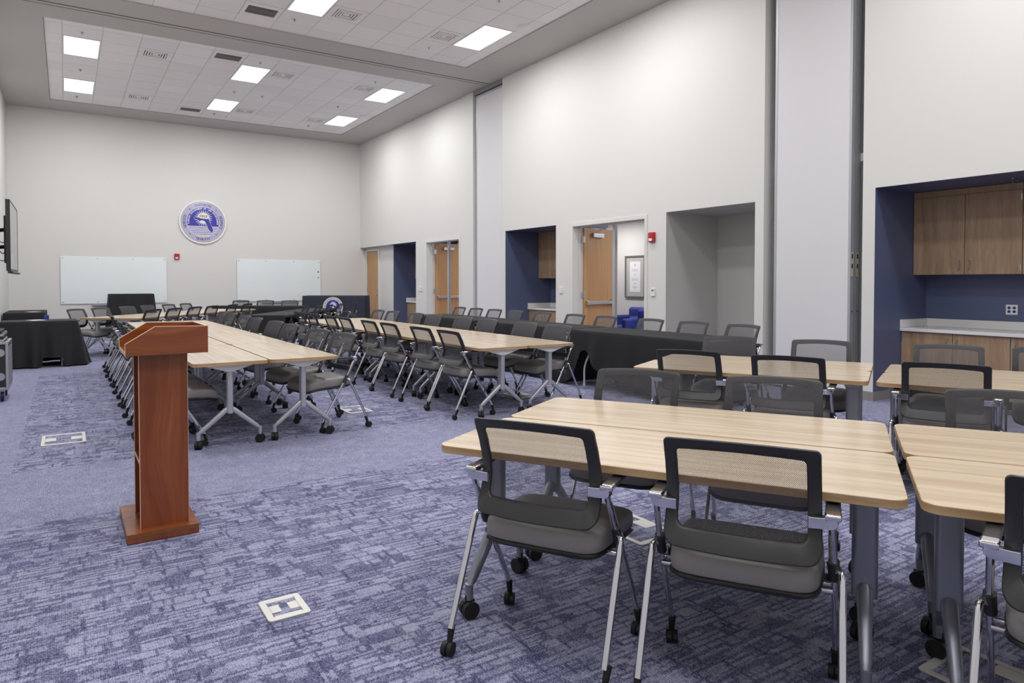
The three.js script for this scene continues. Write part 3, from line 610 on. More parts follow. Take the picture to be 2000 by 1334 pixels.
  for (const [y, s] of [[0.0, 0.05], [-0.13, 0.08], [-0.28, 0.03]]) part('cable', tube([V(0.3, y, -0.09), V(0.36, y - s, -0.15), V(0.3, y - 0.02, -0.2)], 0.006, 14, 6), M.rubber, tv);
  const bx = thing('equipment_box', 'grey wall box behind the television', 'equipment box', [XL + 0.003, 2.03, -11.95]);
  part('body', rbox(0, 0.34, -0.4, 0.37, -0.45, 0.45, 0.01), M.greyBox, bx); part('latch', rbox(0.34, 0.35, 0.2, 0.26, 0.2, 0.3, 0.003), M.steel, bx);
}

// ---------------------------------------------------------------- podium
{
  const o = thing('podium', 'cherry wood lectern with an open back and tilted tray, on the blue carpet', 'podium', [0.435, 0, -4.43]);
  const x0 = -0.177, x1 = 0.177, z0 = -0.30, z1 = 0.28;
  const b = part('base', [rbox(x0, x1, 0.002, 0.034, z0, z1, 0.002)], M.cherryV, o);
  part('base_edging', [box(x0 - 0.0008, x1 + 0.0008, 0.034, 0.038, z0 - 0.0008, z1 + 0.0008), box(x0 - 0.0008, x1 + 0.0008, 0.0415, 0.0455, z0 - 0.0008, z1 + 0.0008)], M.plyEdge, b);
  part('base_top', [box(x0, x1, 0.038, 0.0415, z0, z1), box(x0, x1, 0.0455, 0.052, z0, z1)], M.cherry, b);
  const a0 = -0.108, a1 = 0.136, c0 = -0.145, c1 = 0.205, t = 0.016, H = 1.014, HP = 1.0135;
  part('side_panel', rbox(a0 + 0.003, a1, 0.052, HP, c1 - t, c1, 0.001), M.cherryV, o);
  part('side_panel', rbox(a0 + 0.003, a1, 0.052, HP, c0, c0 + t, 0.001), M.cherryV, o);
  part('front_panel', rbox(a1 - t, a1, 0.052, HP, c0 + t, c1 - t, 0.001), M.cherryV, o);
  part('edge_banding', [box(a0, a0 + 0.003, 0.052, HP, c1 - t, c1), box(a0, a0 + 0.003, 0.052, HP, c0, c0 + t), box(a1 - 0.001, a1 + 0.001, 0.052, HP, c1 - 0.003, c1 + 0.0005)], M.pale, o);
  const sh = part('shelf', rbox(a0 + 0.004, a1 - t, 0.40, 0.416, c0 + t, c1 - t, 0.001), M.cherry, o);
  part('shelf_edge', box(a0 + 0.001, a0 + 0.004, 0.40, 0.416, c0 + t, c1 - t), M.pale, sh);
  // tray: floor, two tapered cheeks and a high front
  const T0 = -0.175, T1 = 0.232, Z0 = -0.19, Z1 = 0.29;
  const tray = part('tray_floor', rbox(T0, T1 - t - 0.0005, H, H + 0.018, Z0 + t + 0.0005, Z1 - t - 0.0005, 0.001), M.cherry, o);
  part('tray_floor_edge', box(T0 - 0.002, T0, H, H + 0.018, Z0 + t, Z1 - t), M.pale, tray);
  const cheek = (za, zb) => { const s = new THREE.Shape(); s.moveTo(T0, H); s.lineTo(T1, H); s.lineTo(T1, 1.163); s.lineTo(-0.032, 1.167); s.lineTo(T0, 1.077); s.closePath(); return new THREE.ExtrudeGeometry(s, { depth: zb - za, bevelEnabled: false }).translate(0, 0, za); };
  const rim = (za, zb) => { const e = 0.0025, pts = [[T1, 1.163], [-0.032, 1.167], [T0, 1.077], [T0, H]], g = []; for (let i = 0; i < 3; i++) { const a = V(pts[i][0], pts[i][1], (za + zb) / 2), b = V(pts[i + 1][0], pts[i + 1][1], (za + zb) / 2); const d = b.clone().sub(a), L = d.length(), q = new THREE.BoxGeometry(L, e, zb - za + 0.001); q.rotateZ(Math.atan2(d.y, d.x)); q.translate((a.x + b.x) / 2, (a.y + b.y) / 2, (za + zb) / 2); g.push(q); } return g; };
  for (const [za, zb] of [[Z1 - t, Z1], [Z0, Z0 + t]]) { const c = part('tray_cheek', cheek(za, zb), M.cherry, o); part('cheek_edge', rim(za, zb), M.pale, c); }
  const fr = part('tray_front', rbox(T1 - t, T1, H, 1.164, Z0 + t + 0.0005, Z1 - t - 0.0005, 0.001), M.cherry, o);
  part('front_edge', box(T1 - t, T1, 1.164, 1.1665, Z0 + t, Z1 - t), M.pale, fr);
}

// ---------------------------------------------------------------- flip-top training tables
const LEGIN = 0.11;
function makeCaster(r, w) {
  return { wheels: geo([-1, 1].map(s => { const g = new THREE.CylinderGeometry(r, r, w * 0.42, 20).rotateZ(Math.PI / 2); return g.translate(s * w * 0.29, r, 0); })), hub: geo([new THREE.CylinderGeometry(r * 0.72, r * 0.72, w * 1.04, 16).rotateZ(Math.PI / 2).translate(0, r, 0)]), fork: geo([rbox(-w * 0.1, w * 0.1, r * 0.9, r * 2.05, -r * 0.7, r * 0.75, 0.004), new THREE.CylinderGeometry(0.007, 0.007, r * 0.9, 8).translate(0, r * 2.2, 0.012)]) };
}
const bigCaster = makeCaster(0.036, 0.055);
function tableMaker(Ltab, Wtab, legMat, topMat, legIn = LEGIN) {
  const shape = rrect(Ltab, Wtab, 0.055), o = thing('training_table', 'x', 'table');
  const g = new THREE.ExtrudeGeometry(shape, { depth: 0.026, bevelEnabled: true, bevelThickness: 0.002, bevelSize: 0.002, bevelOffset: -0.002, bevelSegments: 1, curveSegments: 10 });
  g.rotateX(-Math.PI / 2).translate(0, 0.705, 0);
  const m = new THREE.Mesh(g, [topMat, M.tableEdge]); m.name = 'tabletop'; m.castShadow = m.receiveShadow = true; o.add(m);
  for (const s of [-1, 1]) {
    const x = s * (Ltab / 2 - legIn);
    const br = new THREE.Shape(); br.moveTo(-0.2, 0); br.lineTo(0.2, 0); br.lineTo(0.03, -0.05); br.lineTo(-0.03, -0.05); br.closePath();
    part('end_bracket', new THREE.ExtrudeGeometry(br, { depth: 0.09, bevelEnabled: true, bevelSize: 0.003, bevelThickness: 0.003, bevelSegments: 1 }).translate(0, 0, -0.045).rotateY(Math.PI / 2).translate(x, 0.7, 0), M.white, o, 'white triangular bracket');
    const col = new THREE.ExtrudeGeometry(rrect(0.085, 0.046, 0.018), { depth: 0.37, bevelEnabled: false, curveSegments: 5 }).rotateX(-Math.PI / 2).translate(x, 0.285, 0);
    const leg = part('leg', [col, rbox(x - 0.047, x + 0.047, 0.64, 0.662, -0.028, 0.028, 0.004)], legMat, o);
    const foot = w => {                                          // a tapering rounded blade from the column to the caster
      const a = V(x, 0.335, w * 0.004), b = V(x, 0.128, w * 0.25), d = b.clone().sub(a), n = V(0, d.z * w, -d.y * w).normalize(), N = 14;
      const at = t => a.clone().addScaledVector(d, t);
      return gridGeo(N, 5, (u, v) => {
        const t = Math.min(1, Math.max(0, (v * 5 - 0.5) / 4)), end = v === 0 || v === 1 ? 0.55 : 1, p = at(t), q = u * 2 * Math.PI, sp = (k, e) => Math.sign(k) * Math.abs(k) ** e;
        const ww = (0.027 - 0.008 * t) * sp(Math.cos(q), 0.7) * end, hh = (0.024 - 0.006 * t) * sp(Math.sin(q), 0.7) * end;
        return [p.x + ww, p.y + n.y * hh, p.z + n.z * hh];
      }, true);
    };
    for (const w of [-1, 1]) {
      part('foot', [foot(w), rod(V(x, 0.075, w * 0.25), V(x, 0.142, w * 0.25), 0.016, 0.018, 12)], legMat, leg);
      const yaw = s * w * 0.9 + 0.3, c = new THREE.Group(); c.name = 'caster'; c.position.set(x, 0, w * 0.25); c.rotation.y = yaw; leg.add(c);
      const wh = new THREE.Mesh(geo([bigCaster.wheels.clone(), bigCaster.hub.clone(), bigCaster.fork.clone()]), M.rubber); wh.name = 'wheel'; wh.castShadow = true; c.add(wh);
    }
  }
  // a caster is a sub-part: lift its mesh one level
  o.traverse(n => { if (n.name === 'caster' && n.isGroup) n.userData.flat = true; });
  for (const leg of o.children.filter(c => c.name === 'leg')) for (const c of [...leg.children]) if (c.isGroup) { const w = c.children[0]; w.name = 'caster'; w.position.copy(c.position); w.rotation.copy(c.rotation); leg.remove(c); leg.add(w); }
  return o;
}
const tableA = tableMaker(1.676, 0.61, M.leg, M.tableTop), tableB = tableMaker(1.676, 0.61, M.leg, M.tableTop2), tableE = tableMaker(1.524, 0.61, M.leg, M.tableTop2), tableR = tableMaker(1.765, 0.61, M.leg, M.tableTop), tableR2 = tableMaker(1.765, 0.61, M.leg, M.tableTop2), tableC = tableMaker(1.61, 0.61, M.leg, M.tableTop, 0.085), tableC2 = tableMaker(1.61, 0.61, M.leg, M.tableTop2, 0.085), tableF = tableMaker(1.70, 0.655, M.legDark, M.tableTop);
const used = new Set();
function table(src, x, z, dir, label, group) {                   // dir: the long direction in plan (x, z)
  const turn = Math.atan2(-dir[1], dir[0]);
  if (!used.has(src)) { used.add(src); src.position.set(x, 0, z); src.rotation.set(0, turn, 0); tag(src, label, 'table', group); return src; }
  return dup(src, [x, 0, z], turn, label, group);
}
const ORD = ['first', 'second', 'third', 'fourth', 'fifth', 'sixth', 'seventh', 'eighth', 'ninth', 'tenth'];
for (let k = 0; k < 4; k++) for (const s of [0, 1]) {
  const n = ORD[k];
  table(k % 2 ? tableR2 : tableR, 0.866 + 0.305 + s * 0.625, -7.0 - k * 1.785, [0, k % 3 ? 1 : -1], `wood-top table, ${n} from the near end, ${s ? 'inner' : 'podium'} side of the row behind the podium`, 'tables in the row behind the podium');
  table(k % 2 ? tableC : tableC2, 3.53 + 0.305 + s * 0.615, -6.785 - k * 1.625, [0, k % 3 ? -1 : 1], `wood-top table, ${n} from the near end, ${s ? 'door' : 'podium'} side of the central row`, 'tables in the central row');
}
const EL = [0.638, -0.77], EE = [0.77, 0.638], EB = [1.15, -14.6];
for (let k = 0; k < 3; k++) for (const s of [0, 1]) {
  const l = 0.762 + k * 1.53, w = 0.305 + s * 0.615;
  table(tableE, EB[0] + EL[0] * l - EE[0] * w, EB[1] + EL[1] * l - EE[1] * w, EL, `wood-top table, ${ORD[k]} from the near end, ${s ? 'wall' : 'room'} side of the slanted far row`, 'tables in the slanted far row');
}
const FU = [0.515, 0.857], FV = [0.857, -0.515], FQ = [2.155, -1.07];
for (const [s, w, n] of [[-0.85, 0, 'front wood-top table with two chairs pulled up in the foreground'], [-0.85, 1, 'second wood-top table, behind the front one and split from it by a seam'], [0.885, 0, 'front wood-top table cut by the frame edge, lower right'], [0.885, 1, 'second wood-top table cut by the frame edge, behind the lower right one']])
  table(tableF, FQ[0] + FU[0] * s + FV[0] * (0.3275 + w * 0.668), FQ[1] + FU[1] * s + FV[1] * (0.3275 + w * 0.668), FU, n, 'tables in the nearest row');
const DU = [0.46, 0.888], DV = [0.888, -0.46], DQ = [4.55, -2.54], DU2 = [0.40, 0.917], DV2 = [0.917, -0.40];
for (const w of [0, 1]) {
  table(tableA, DQ[0] - DU[0] * 0.838 + DV[0] * (0.305 + w * 0.615), DQ[1] - DU[1] * 0.838 + DV[1] * (0.305 + w * 0.615), DU, w ? 'wood-top table by the partition panel, far half of the pair' : 'wood-top table by the partition panel, near half of the pair', 'tables in front of the blue niche');
  table(tableB, DQ[0] + 0.02 + DU2[0] * 0.845 + DV2[0] * (0.305 + w * 0.615), DQ[1] + 0.03 + DU2[1] * 0.845 + DV2[1] * (0.305 + w * 0.615), DU2, w ? 'wood-top table in front of the blue niche, far half of the pair' : 'wood-top table in front of the blue niche, near half of the pair', 'tables in front of the blue niche');
}

// ---------------------------------------------------------------- nesting chairs (local +z is forward; the origin lies under the top of the back)
function backZ(y) {                                              // side profile of the back
  const P = [[0.535, 0.022], [0.57, 0.050], [0.62, 0.078], [0.67, 0.086], [0.73, 0.078], [0.80, 0.052], [0.86, 0.022], [0.905, 0.0]];
  if (y <= P[0][0]) return P[0][1];
  for (let i = 0; i + 1 < P.length; i++) if (y <= P[i + 1][0]) { const t = (y - P[i][0]) / (P[i + 1][0] - P[i][0]); return P[i][1] + (P[i + 1][1] - P[i][1]) * (t * t * (3 - 2 * t) * 0.3 + t * 0.7); }
  return P[P.length - 1][1];
}
const curveX = x => 0.03 * (x / 0.24) ** 2;                     // the sides of the back wrap forward
function backLoop(w0, w1, y0, y1, rTop, rBot, N) {               // a rounded, slightly tapered rectangle as N points
  const pts = [], seg = Math.floor(N / 8), W = y => w0 + (w1 - w0) * (y - y0) / (y1 - y0), arch = x => 0.010 * (1 - (x / w1) ** 2);
  const corner = (cx, cy, r, a0) => { for (let i = 0; i < seg; i++) { const a = a0 + (i / seg) * Math.PI / 2; pts.push([cx + Math.cos(a) * r, cy + Math.sin(a) * r]); } };
  const side = (a, b) => { for (let i = 0; i < seg; i++) { const t = i / seg; pts.push([a[0] + (b[0] - a[0]) * t, a[1] + (b[1] - a[1]) * t]); } };
  corner(W(y1) - rTop, y1 - rTop, rTop, 0); side([W(y1) - rTop, y1], [-W(y1) + rTop, y1]);
  corner(-W(y1) + rTop, y1 - rTop, rTop, Math.PI / 2); side([-W(y1), y1 - rTop], [-W(y0), y0 + rBot]);
  corner(-W(y0) + rBot, y0 + rBot, rBot, Math.PI); side([-W(y0) + rBot, y0], [W(y0) - rBot, y0]);
  corner(W(y0) - rBot, y0 + rBot, rBot, Math.PI * 1.5); side([W(y0), y0 + rBot], [W(y1), y1 - rTop]);
  return pts.map(([x, y]) => [x, y + (y > (y0 + y1) / 2 ? arch(x) * (y - (y0 + y1) / 2) / ((y1 - y0) / 2) : 0)]);
}
function backFrameGeo() {
  const N = 96, out = backLoop(0.246, 0.241, 0.530, 0.893, 0.018, 0.045, N), inn = backLoop(0.203, 0.199, 0.588, 0.857, 0.014, 0.024, N), th = 0.02;
  const sec = [[0, 0.25], [0, 0.75], [0.1, 1], [0.9, 1], [1, 0.75], [1, 0.2], [0.9, 0], [0.1, 0]];   // (outer to inner, front to back)
  return gridGeo(N, sec.length, (u, v) => {
    const i = Math.round(u * N) % N, [k, d] = sec[Math.round(v * sec.length) % sec.length], a = out[i], b = inn[i];
    const x = a[0] + (b[0] - a[0]) * k, y = a[1] + (b[1] - a[1]) * k;
    return [x, y, backZ(y) + curveX(x) - d * th];
  }, true);
}
function backMeshGeo() {
  const N = 64, out = backLoop(0.242, 0.237, 0.535, 0.889, 0.018, 0.042, N), R = 8, cy = 0.72;
  return gridGeo(N, R, (u, v) => { const p = out[Math.round(u * N) % N], k = 1 - v, x = p[0] * k, y = cy + (p[1] - cy) * k; return [x, y, backZ(y) + curveX(x) + 0.0015, x, y]; }, true);
}
function cushion(a, b, c, e1, e2, n = 40, m = 12) {
  const sp = (w, e) => Math.sign(w) * Math.abs(w) ** e;
  return gridGeo(n, m, (u, v) => { const t = u * 2 * Math.PI, p = (v - 0.5) * Math.PI; return [a * sp(Math.cos(p), e1) * sp(Math.cos(t), e2), b * sp(Math.sin(p), e1), -c * sp(Math.cos(p), e1) * sp(Math.sin(t), e2)]; }, true);
}
function bendSeat(g) {
  const p = g.attributes.position;
  for (let i = 0; i < p.count; i++) { let x = p.getX(i), y = p.getY(i), z = p.getZ(i); const f = Math.max(0, z) / 0.23, r = Math.max(0, -z) / 0.23; x *= 1 - 0.05 * r; y += -0.032 * f ** 3 + 0.010 * r ** 2 - 0.010 * (1 - Math.min(1, (x / 0.2) ** 2)) * (1 - Math.min(1, (z / 0.2) ** 2)); p.setXYZ(i, x, y, z); }
  g.computeVertexNormals(); return g;
}
const smallCaster = makeCaster(0.0255, 0.042);
function makeChair() {
  const o = thing('nesting_chair', 'x', 'chair');
  const seat = part('seat', bendSeat(cushion(0.25, 0.05, 0.245, 0.40, 0.30)).translate(0, 0.45, 0.305), M.vinyl, o, 'grey vinyl cushion');
  part('seat_pan', bendSeat(cushion(0.253, 0.018, 0.248, 0.5, 0.30, 32, 6)).translate(0, 0.406, 0.305), M.black, seat, 'black rim under the cushion');
  const back = part('back_frame', backFrameGeo(), M.plastic, o, 'black plastic back frame');
  part('back_mesh', backMeshGeo(), M.meshFar, back, 'dark see-through mesh');
  part('crossbar', [rod(V(-0.276, 0.405, 0.182), V(0.276, 0.405, 0.182), 0.011), rod(V(-0.28, 0.40, 0.25), V(0.28, 0.40, 0.25), 0.009)], M.chromeSoft, o);
  for (const s of [-1, 1]) {
    // bracket from the back to the arm corner
    const br = new THREE.Shape(); br.moveTo(0, -0.017); br.lineTo(0.085, -0.012); br.quadraticCurveTo(0.1, -0.008, 0.1, 0.004); br.lineTo(0.097, 0.024); br.quadraticCurveTo(0.05, 0.014, 0, 0.014); br.closePath();
    const bg = new THREE.ExtrudeGeometry(br, { depth: 0.022, bevelEnabled: true, bevelSize: 0.003, bevelThickness: 0.003, bevelSegments: 2, curveSegments: 5 });
    bg.scale(0.80, 1, 1).translate(0, 0, -0.011); if (s < 0) bg.rotateY(Math.PI); bg.rotateY(s * 0.12); bg.translate(s * 0.208, 0.660, 0.078);
    const arm = part('arm_bracket', bg, M.chrome, o, 'polished chrome arm bracket');
    const rest = new RoundedBoxGeometry(0.046, 0.018, 0.235, 2, 0.008).rotateX(-0.04).translate(s * 0.275, 0.686, 0.19);
    part('armrest', rest, M.plastic, arm, 'black armrest');
    part('armrest_cap', new RoundedBoxGeometry(0.049, 0.022, 0.05, 2, 0.008).rotateX(-0.04).translate(s * 0.275, 0.682, 0.08), M.chrome, arm);
    part('armrest_rail', [bar(V(s * 0.275, 0.672, 0.08), V(s * 0.275, 0.684, 0.305), 0.018, 0.01)], M.chromeSoft, arm);
    part('front_leg', [bar(V(s * 0.272, 0.672, 0.067), V(s * 0.280, 0.50, 0.162), 0.021, 0.026, 0.009), bar(V(s * 0.280, 0.52, 0.151), V(s * 0.288, 0.092, 0.417), 0.019, 0.024, 0.008)], M.chrome, o);
    part('pivot_collar', [rod(V(s * 0.279, 0.515, 0.154), V(s * 0.279, 0.445, 0.192), 0.0175, 0.0175, 14)], M.plastic, o);
    part('rear_leg', [tube([V(s * 0.280, 0.484, 0.168), V(s * 0.296, 0.487, 0.158), V(s * 0.303, 0.474, 0.145), V(s * 0.304, 0.44, 0.128), V(s * 0.305, 0.28, 0.05), V(s * 0.306, 0.094, -0.04)], 0.0125, 26, 10)], M.chrome, o);
    for (const [z, x, dz] of [[0.425, 0.288, 1], [-0.046, 0.306, -1]]) {
      const c = part('caster', [smallCaster.wheels.clone(), smallCaster.hub.clone(), smallCaster.fork.clone(), rod(V(0, 0.045, 0.012), V(0, 0.105, 0.012 - dz * 0.02), 0.011, 0.0145, 10)], M.rubber, o);
      c.position.set(s * x, 0, z); c.rotation.y = s * 0.2 + dz * 0.12; c.position.z -= 0.012;
    }
  }
  return o;
}
const chair0 = makeChair(); let chairUsed = false;
function chair(x, z, dir, label, group) {
  const turn = Math.atan2(dir[0], dir[1]);
  if (!chairUsed) { chairUsed = true; chair0.position.set(x, 0, z); chair0.rotation.set(0, turn, 0); tag(chair0, label, 'chair', group); return; }
  const c = dup(chair0, [x, 0, z], turn, label, group);
  if (Math.hypot(x, z) < 5.6) c.traverse(n => { if (n.name === 'back_mesh') n.material = M.mesh; });
}
const jit = (d, a) => { const t = rr(-a, a), c = Math.cos(t), s = Math.sin(t); return [d[0] * c - d[1] * s, d[0] * s + d[1] * c]; };
// row behind the podium
[-6.62, -7.36, -8.43, -9.16, -10.22, -10.96, -12.0, -12.74].forEach((z, i) => chair(i ? 2.33 : 2.36, z, jit([-0.986, i < 2 ? 0.15 : 0.11], 0.025), `mesh-back chair, ${ORD[i]} from the near end, inner side of the row behind the podium`, 'inner chairs of the podium row'));
[-6.62, -7.36, -8.42, -9.16, -10.2, -10.94, -12.0, -12.74].forEach((z, i) => chair(0.57, z, jit([1, 0], 0.05), `mesh-back chair, ${ORD[i]} from the near end, podium side of the row behind the podium`, 'podium-side chairs of the podium row'));
// central row
[-6.45, -7.13, -8.06, -8.74, -9.68, -10.36, -11.33, -12.01].forEach((z, i) => chair(3.37, z, jit([1, -0.02], 0.03), `mesh-back chair, ${ORD[i]} from the near end, podium side of the central row`, 'podium-side chairs of the central row'));
[-6.46, -7.14, -8.07, -8.75, -9.7, -10.38, -11.33, -12.01].forEach((z, i) => chair(4.92, z, jit([-0.998, 0.05], 0.025), `mesh-back chair, ${ORD[i]} from the near end, door side of the central row`, 'door-side chairs of the central row'));
// behind the black draped row along the door wall
[-5.36, -6.14, -6.91, -7.86, -8.6, -9.5, -10.34, -11.06, -11.76, -12.43].forEach((z, i) => chair(6.88, z, jit([-1, 0], 0.03), `mesh-back chair, ${ORD[i]} from the near end, behind the black draped row by the doors`, 'chairs behind the draped row'));
// slanted far row
{
  const near = [0.19, 0.86, 1.58, 2.25, 3.10, 3.80], far = [0.13, 0.80, 1.60, 2.27, 3.05, 3.73];
  near.forEach((s, i) => chair(EB[0] + EE[0] * 0.21 + EL[0] * s, EB[1] + EE[1] * 0.21 + EL[1] * s, jit([-EE[0], -EE[1]], 0.05), `mesh-back chair, ${ORD[i]} from the near end, room side of the slanted far row`, 'room-side chairs of the slanted row'));
  far.forEach((s, i) => chair(EB[0] - EE[0] * 1.43 + EL[0] * s, EB[1] - EE[1] * 1.43 + EL[1] * s, jit(EE, 0.05), `mesh-back chair, ${ORD[i]} from the near end, wall side of the slanted far row`, 'wall-side chairs of the slanted row'));
}
// far draped tables
[[4.21, -20.55], [4.79, -20.16], [5.36, -19.72]].forEach(([x, z], i) => chair(x, z, jit([-0.547, 0.837], 0.05), `mesh-back chair, ${ORD[i]} from the left, under the glass whiteboard by the single door`, 'chairs under the whiteboard'));
[[4.27, -14.38], [4.70, -14.9], [5.13, -15.44], [5.57, -16.02], [6.13, -16.57]].forEach(([x, z], i) => chair(x, z, jit([-0.83, -0.56], 0.05), `mesh-back chair, ${ORD[i]} from the near end, in front of the table with the seal cloth`, 'chairs before the seal table'));
// in front of the blue niche
chair(3.88, -3.55, DV, 'mesh-back chair seen from behind, farther of two at the partition panel table', 'niche row chairs');
chair(4.15, -2.89, DV, 'mesh-back chair seen from behind, nearer of two at the partition panel table', 'niche row chairs');
chair(4.60, -2.08, DV2, 'mesh-back chair seen from behind, at the table before the niche', 'niche row chairs');
chair(5.02, -1.32, DV2, 'mesh-back chair mostly outside the frame, near side of the table before the niche', 'niche row chairs');
chair(5.24, -4.25, [-DV[0], -DV[1]], 'mesh-back chair seen from the front at the end of the black draped row', 'niche row chairs');
chair(5.57, -3.53, [-DV[0], -DV[1]], 'mesh-back chair seen from the front in front of the white partition panel', 'niche row chairs');
chair(6.02, -2.70, [-DV2[0], -DV2[1]], 'mesh-back chair seen from the front in front of the oak base cabinet', 'niche row chairs');
chair(6.37, -2.13, [-DV2[0], -DV2[1]], 'mesh-back chair cut by the frame edge in front of the single-door base cabinet', 'niche row chairs');
// nearest row
chair(1.392, -2.022, [0.868, -0.497], 'large mesh-back chair in the foreground nearest the podium, seen from behind', 'foreground chairs');
chair(1.765, -1.40, [0.85, -0.527], 'large mesh-back chair in the middle foreground, seen from behind', 'foreground chairs');
chair(2.145, -0.56, [0.955, -0.295], 'large mesh-back chair cut by the lower right frame edge', 'foreground chairs');
chair(2.79, -2.91, [-FV[0], -FV[1]], 'mesh-back chair seen from the front across the nearest row, nearest the podium', 'foreground chairs');
chair(3.165, -2.28, [-FV[0], -FV[1]], 'mesh-back chair seen from the front across the nearest row, middle one', 'foreground chairs');
chair(3.665, -1.40, [-FV[0], -FV[1]], 'mesh-back chair seen from the front across the nearest row, at the right edge', 'foreground chairs');

// ---------------------------------------------------------------- folding tables under black cloths
function foldingTable(L, W, H, p, turn, label, group, seats = 0) {
  const o = thing('folding_table', label, 'table', p, turn, group);
  part('tabletop', rbox(-L / 2, L / 2, H - 0.045, H - 0.003, -W / 2, W / 2, 0.01), M.quartz, o);
  for (const s of [-1, 1]) for (const w of [-1, 1]) part('leg', [tube([V(s * (L / 2 - 0.42), H - 0.05, w * (W / 2 - (w === seats ? 0.36 : 0.1))), V(s * (L / 2 - 0.24), H * 0.42, w * (W / 2 - (w === seats ? 0.34 : 0.06))), V(s * (L / 2 - 0.22), H * 0.3, w * (W / 2 - (w === seats ? 0.33 : 0.05))), V(s * (L / 2 - 0.22), 0.02, w * (W / 2 - (w === seats ? 0.33 : 0.05)))], 0.0135, 20, 8), new THREE.CylinderGeometry(0.017, 0.017, 0.03, 10).translate(s * (L / 2 - 0.22), 0.015, w * (W / 2 - (w === seats ? 0.33 : 0.05)))], M.frame, o);
  return o;
}
function drapeGeo(L, W, H, hem, { flare = 0.07, amp = 0.035, n = 17, ph = 0, N = 220, r = 0.03, squash = null } = {}) {
  const pts = [], per = 2 * (L + W), nS = [[L, 1, 0, 0, 1], [W, 0, -1, 1, 0], [L, -1, 0, 0, -1], [W, 0, 1, -1, 0]];
  // start at (-L/2, +W/2): along +x, then -z, then -x, then +z
  let cx = -L / 2, cz = W / 2, acc = 0;
  for (const [len, dx, dz, nx, nz] of nS) { const k = Math.round(N * len / per); for (let i = 0; i < k; i++) { const t = (i + 0.5) / k; const edge = Math.min(t, 1 - t) * len, c = Math.max(0, 1 - edge / 0.06); const sgn = t < 0.5 ? -1 : 1; const tx = dx * sgn, tz = dz * sgn; const m = Math.hypot(nx + tx * c, nz + tz * c); pts.push([cx + dx * len * t, cz + dz * len * t, (nx + tx * c) / m, (nz + tz * c) / m, acc + len * t, c]); } cx += dx * len; cz += dz * len; acc += len; }
  const K = pts.length, rows = [];
  for (const k of [0.0, 0.4, 0.8, 1]) rows.push(p => [p[0] * k, H + 0.004, p[1] === undefined ? 0 : p[1] * k]);
  rows.push(p => [p[0] + p[2] * 0.012, H - 0.006, p[1] + p[3] * 0.012]);
  for (let j = 1; j <= 12; j++) rows.push(p => {
    const t = j / 12, s = p[4], hm = hem(s, p), f = Math.sin(s / per * 2 * Math.PI * n + ph) * 0.6 + Math.sin(s / per * 2 * Math.PI * (n * 1.7 | 0) + ph * 2.3) * 0.4 + 1.4 * p[5];
    const drop = t * Math.min(1, (H - hm) / (H * 0.6)), off = 0.014 + flare * drop + amp * drop * (f + 0.55);
    return [p[0] + p[2] * off, H - 0.006 - t * (H - 0.006 - hm), p[1] + p[3] * off];
  });
  const g = gridGeo(K, rows.length - 1, (u, v) => { const q = rows[Math.round(v * (rows.length - 1))](pts[Math.round(u * K) % K]); return [q[0], q[1], q[2], u * per, v]; }, true);
  return g;
}
function draped(L, W, H, x, z, dir, labels, hem, opts = {}, mat = M.cloth) {
  const turn = Math.atan2(-dir[1], dir[0]);
  foldingTable(L, W, H, [x, 0, z], turn, labels[0], 'folding tables under black cloths', opts.seats ?? 0);
  const c = part('tablecloth', drapeGeo(L, W, H, hem, opts), mat, scene);
  c.position.set(x, 0, z); c.rotation.y = turn; tag(c, labels[1], 'tablecloth', 'black tablecloths');
  return c;
}
const hemG = s => s > 2.44 ? 0.715 : 0.02 + 0.012 * Math.sin(s * 5);
const toFloor = s => 0.02 + 0.012 * Math.sin(s * 5);
// along the door wall: long axis on z; local +x is +z (towards the lens), local -z... the room side is local -z turned
{
  // dir [0,1]: local +x -> world +z; local +z -> world -x (the room side), so the room side is the first edge
  const hemRoom = (s, p) => {
    const L = 2.44, W = 0.74;
    if (s < L) { const t = s / L, far = Math.max(0, 1 - t / 0.10); const k = Math.exp(-(((t - 0.13) / 0.09) ** 2)); return (0.16 + 0.30 * k + 0.05 * Math.sin(t * 7)) * (1 - far) + 0.02 * far; }
    if (s < L + W) return 0.25;
    if (s < 2 * L + W) return 0.715;
    return 0.02;
  };
  draped(2.44, 0.74, 0.76, 6.22, -6.22, [0, 1], ['white folding table under the nearest black cloth by the doors', 'black tablecloth hanging in swags, nearest of the draped row by the doors'], hemRoom, { flare: 0.04, amp: 0.025, n: 13, ph: 1, seats: -1 });
  draped(2.44, 0.74, 0.76, 6.22, -8.79, [0, 1], ['white folding table under the middle black cloth by the doors', 'black tablecloth in the middle of the draped row by the doors'], hemG, { flare: 0.03, amp: 0.02, n: 15, ph: 2, seats: -1 });
  draped(2.44, 0.74, 0.76, 6.22, -11.33, [0, 1], ['white folding table under the farthest black cloth by the doors', 'black tablecloth farthest along the draped row by the doors'], hemG, { flare: 0.03, amp: 0.02, n: 15, ph: 3, seats: -1 });
}
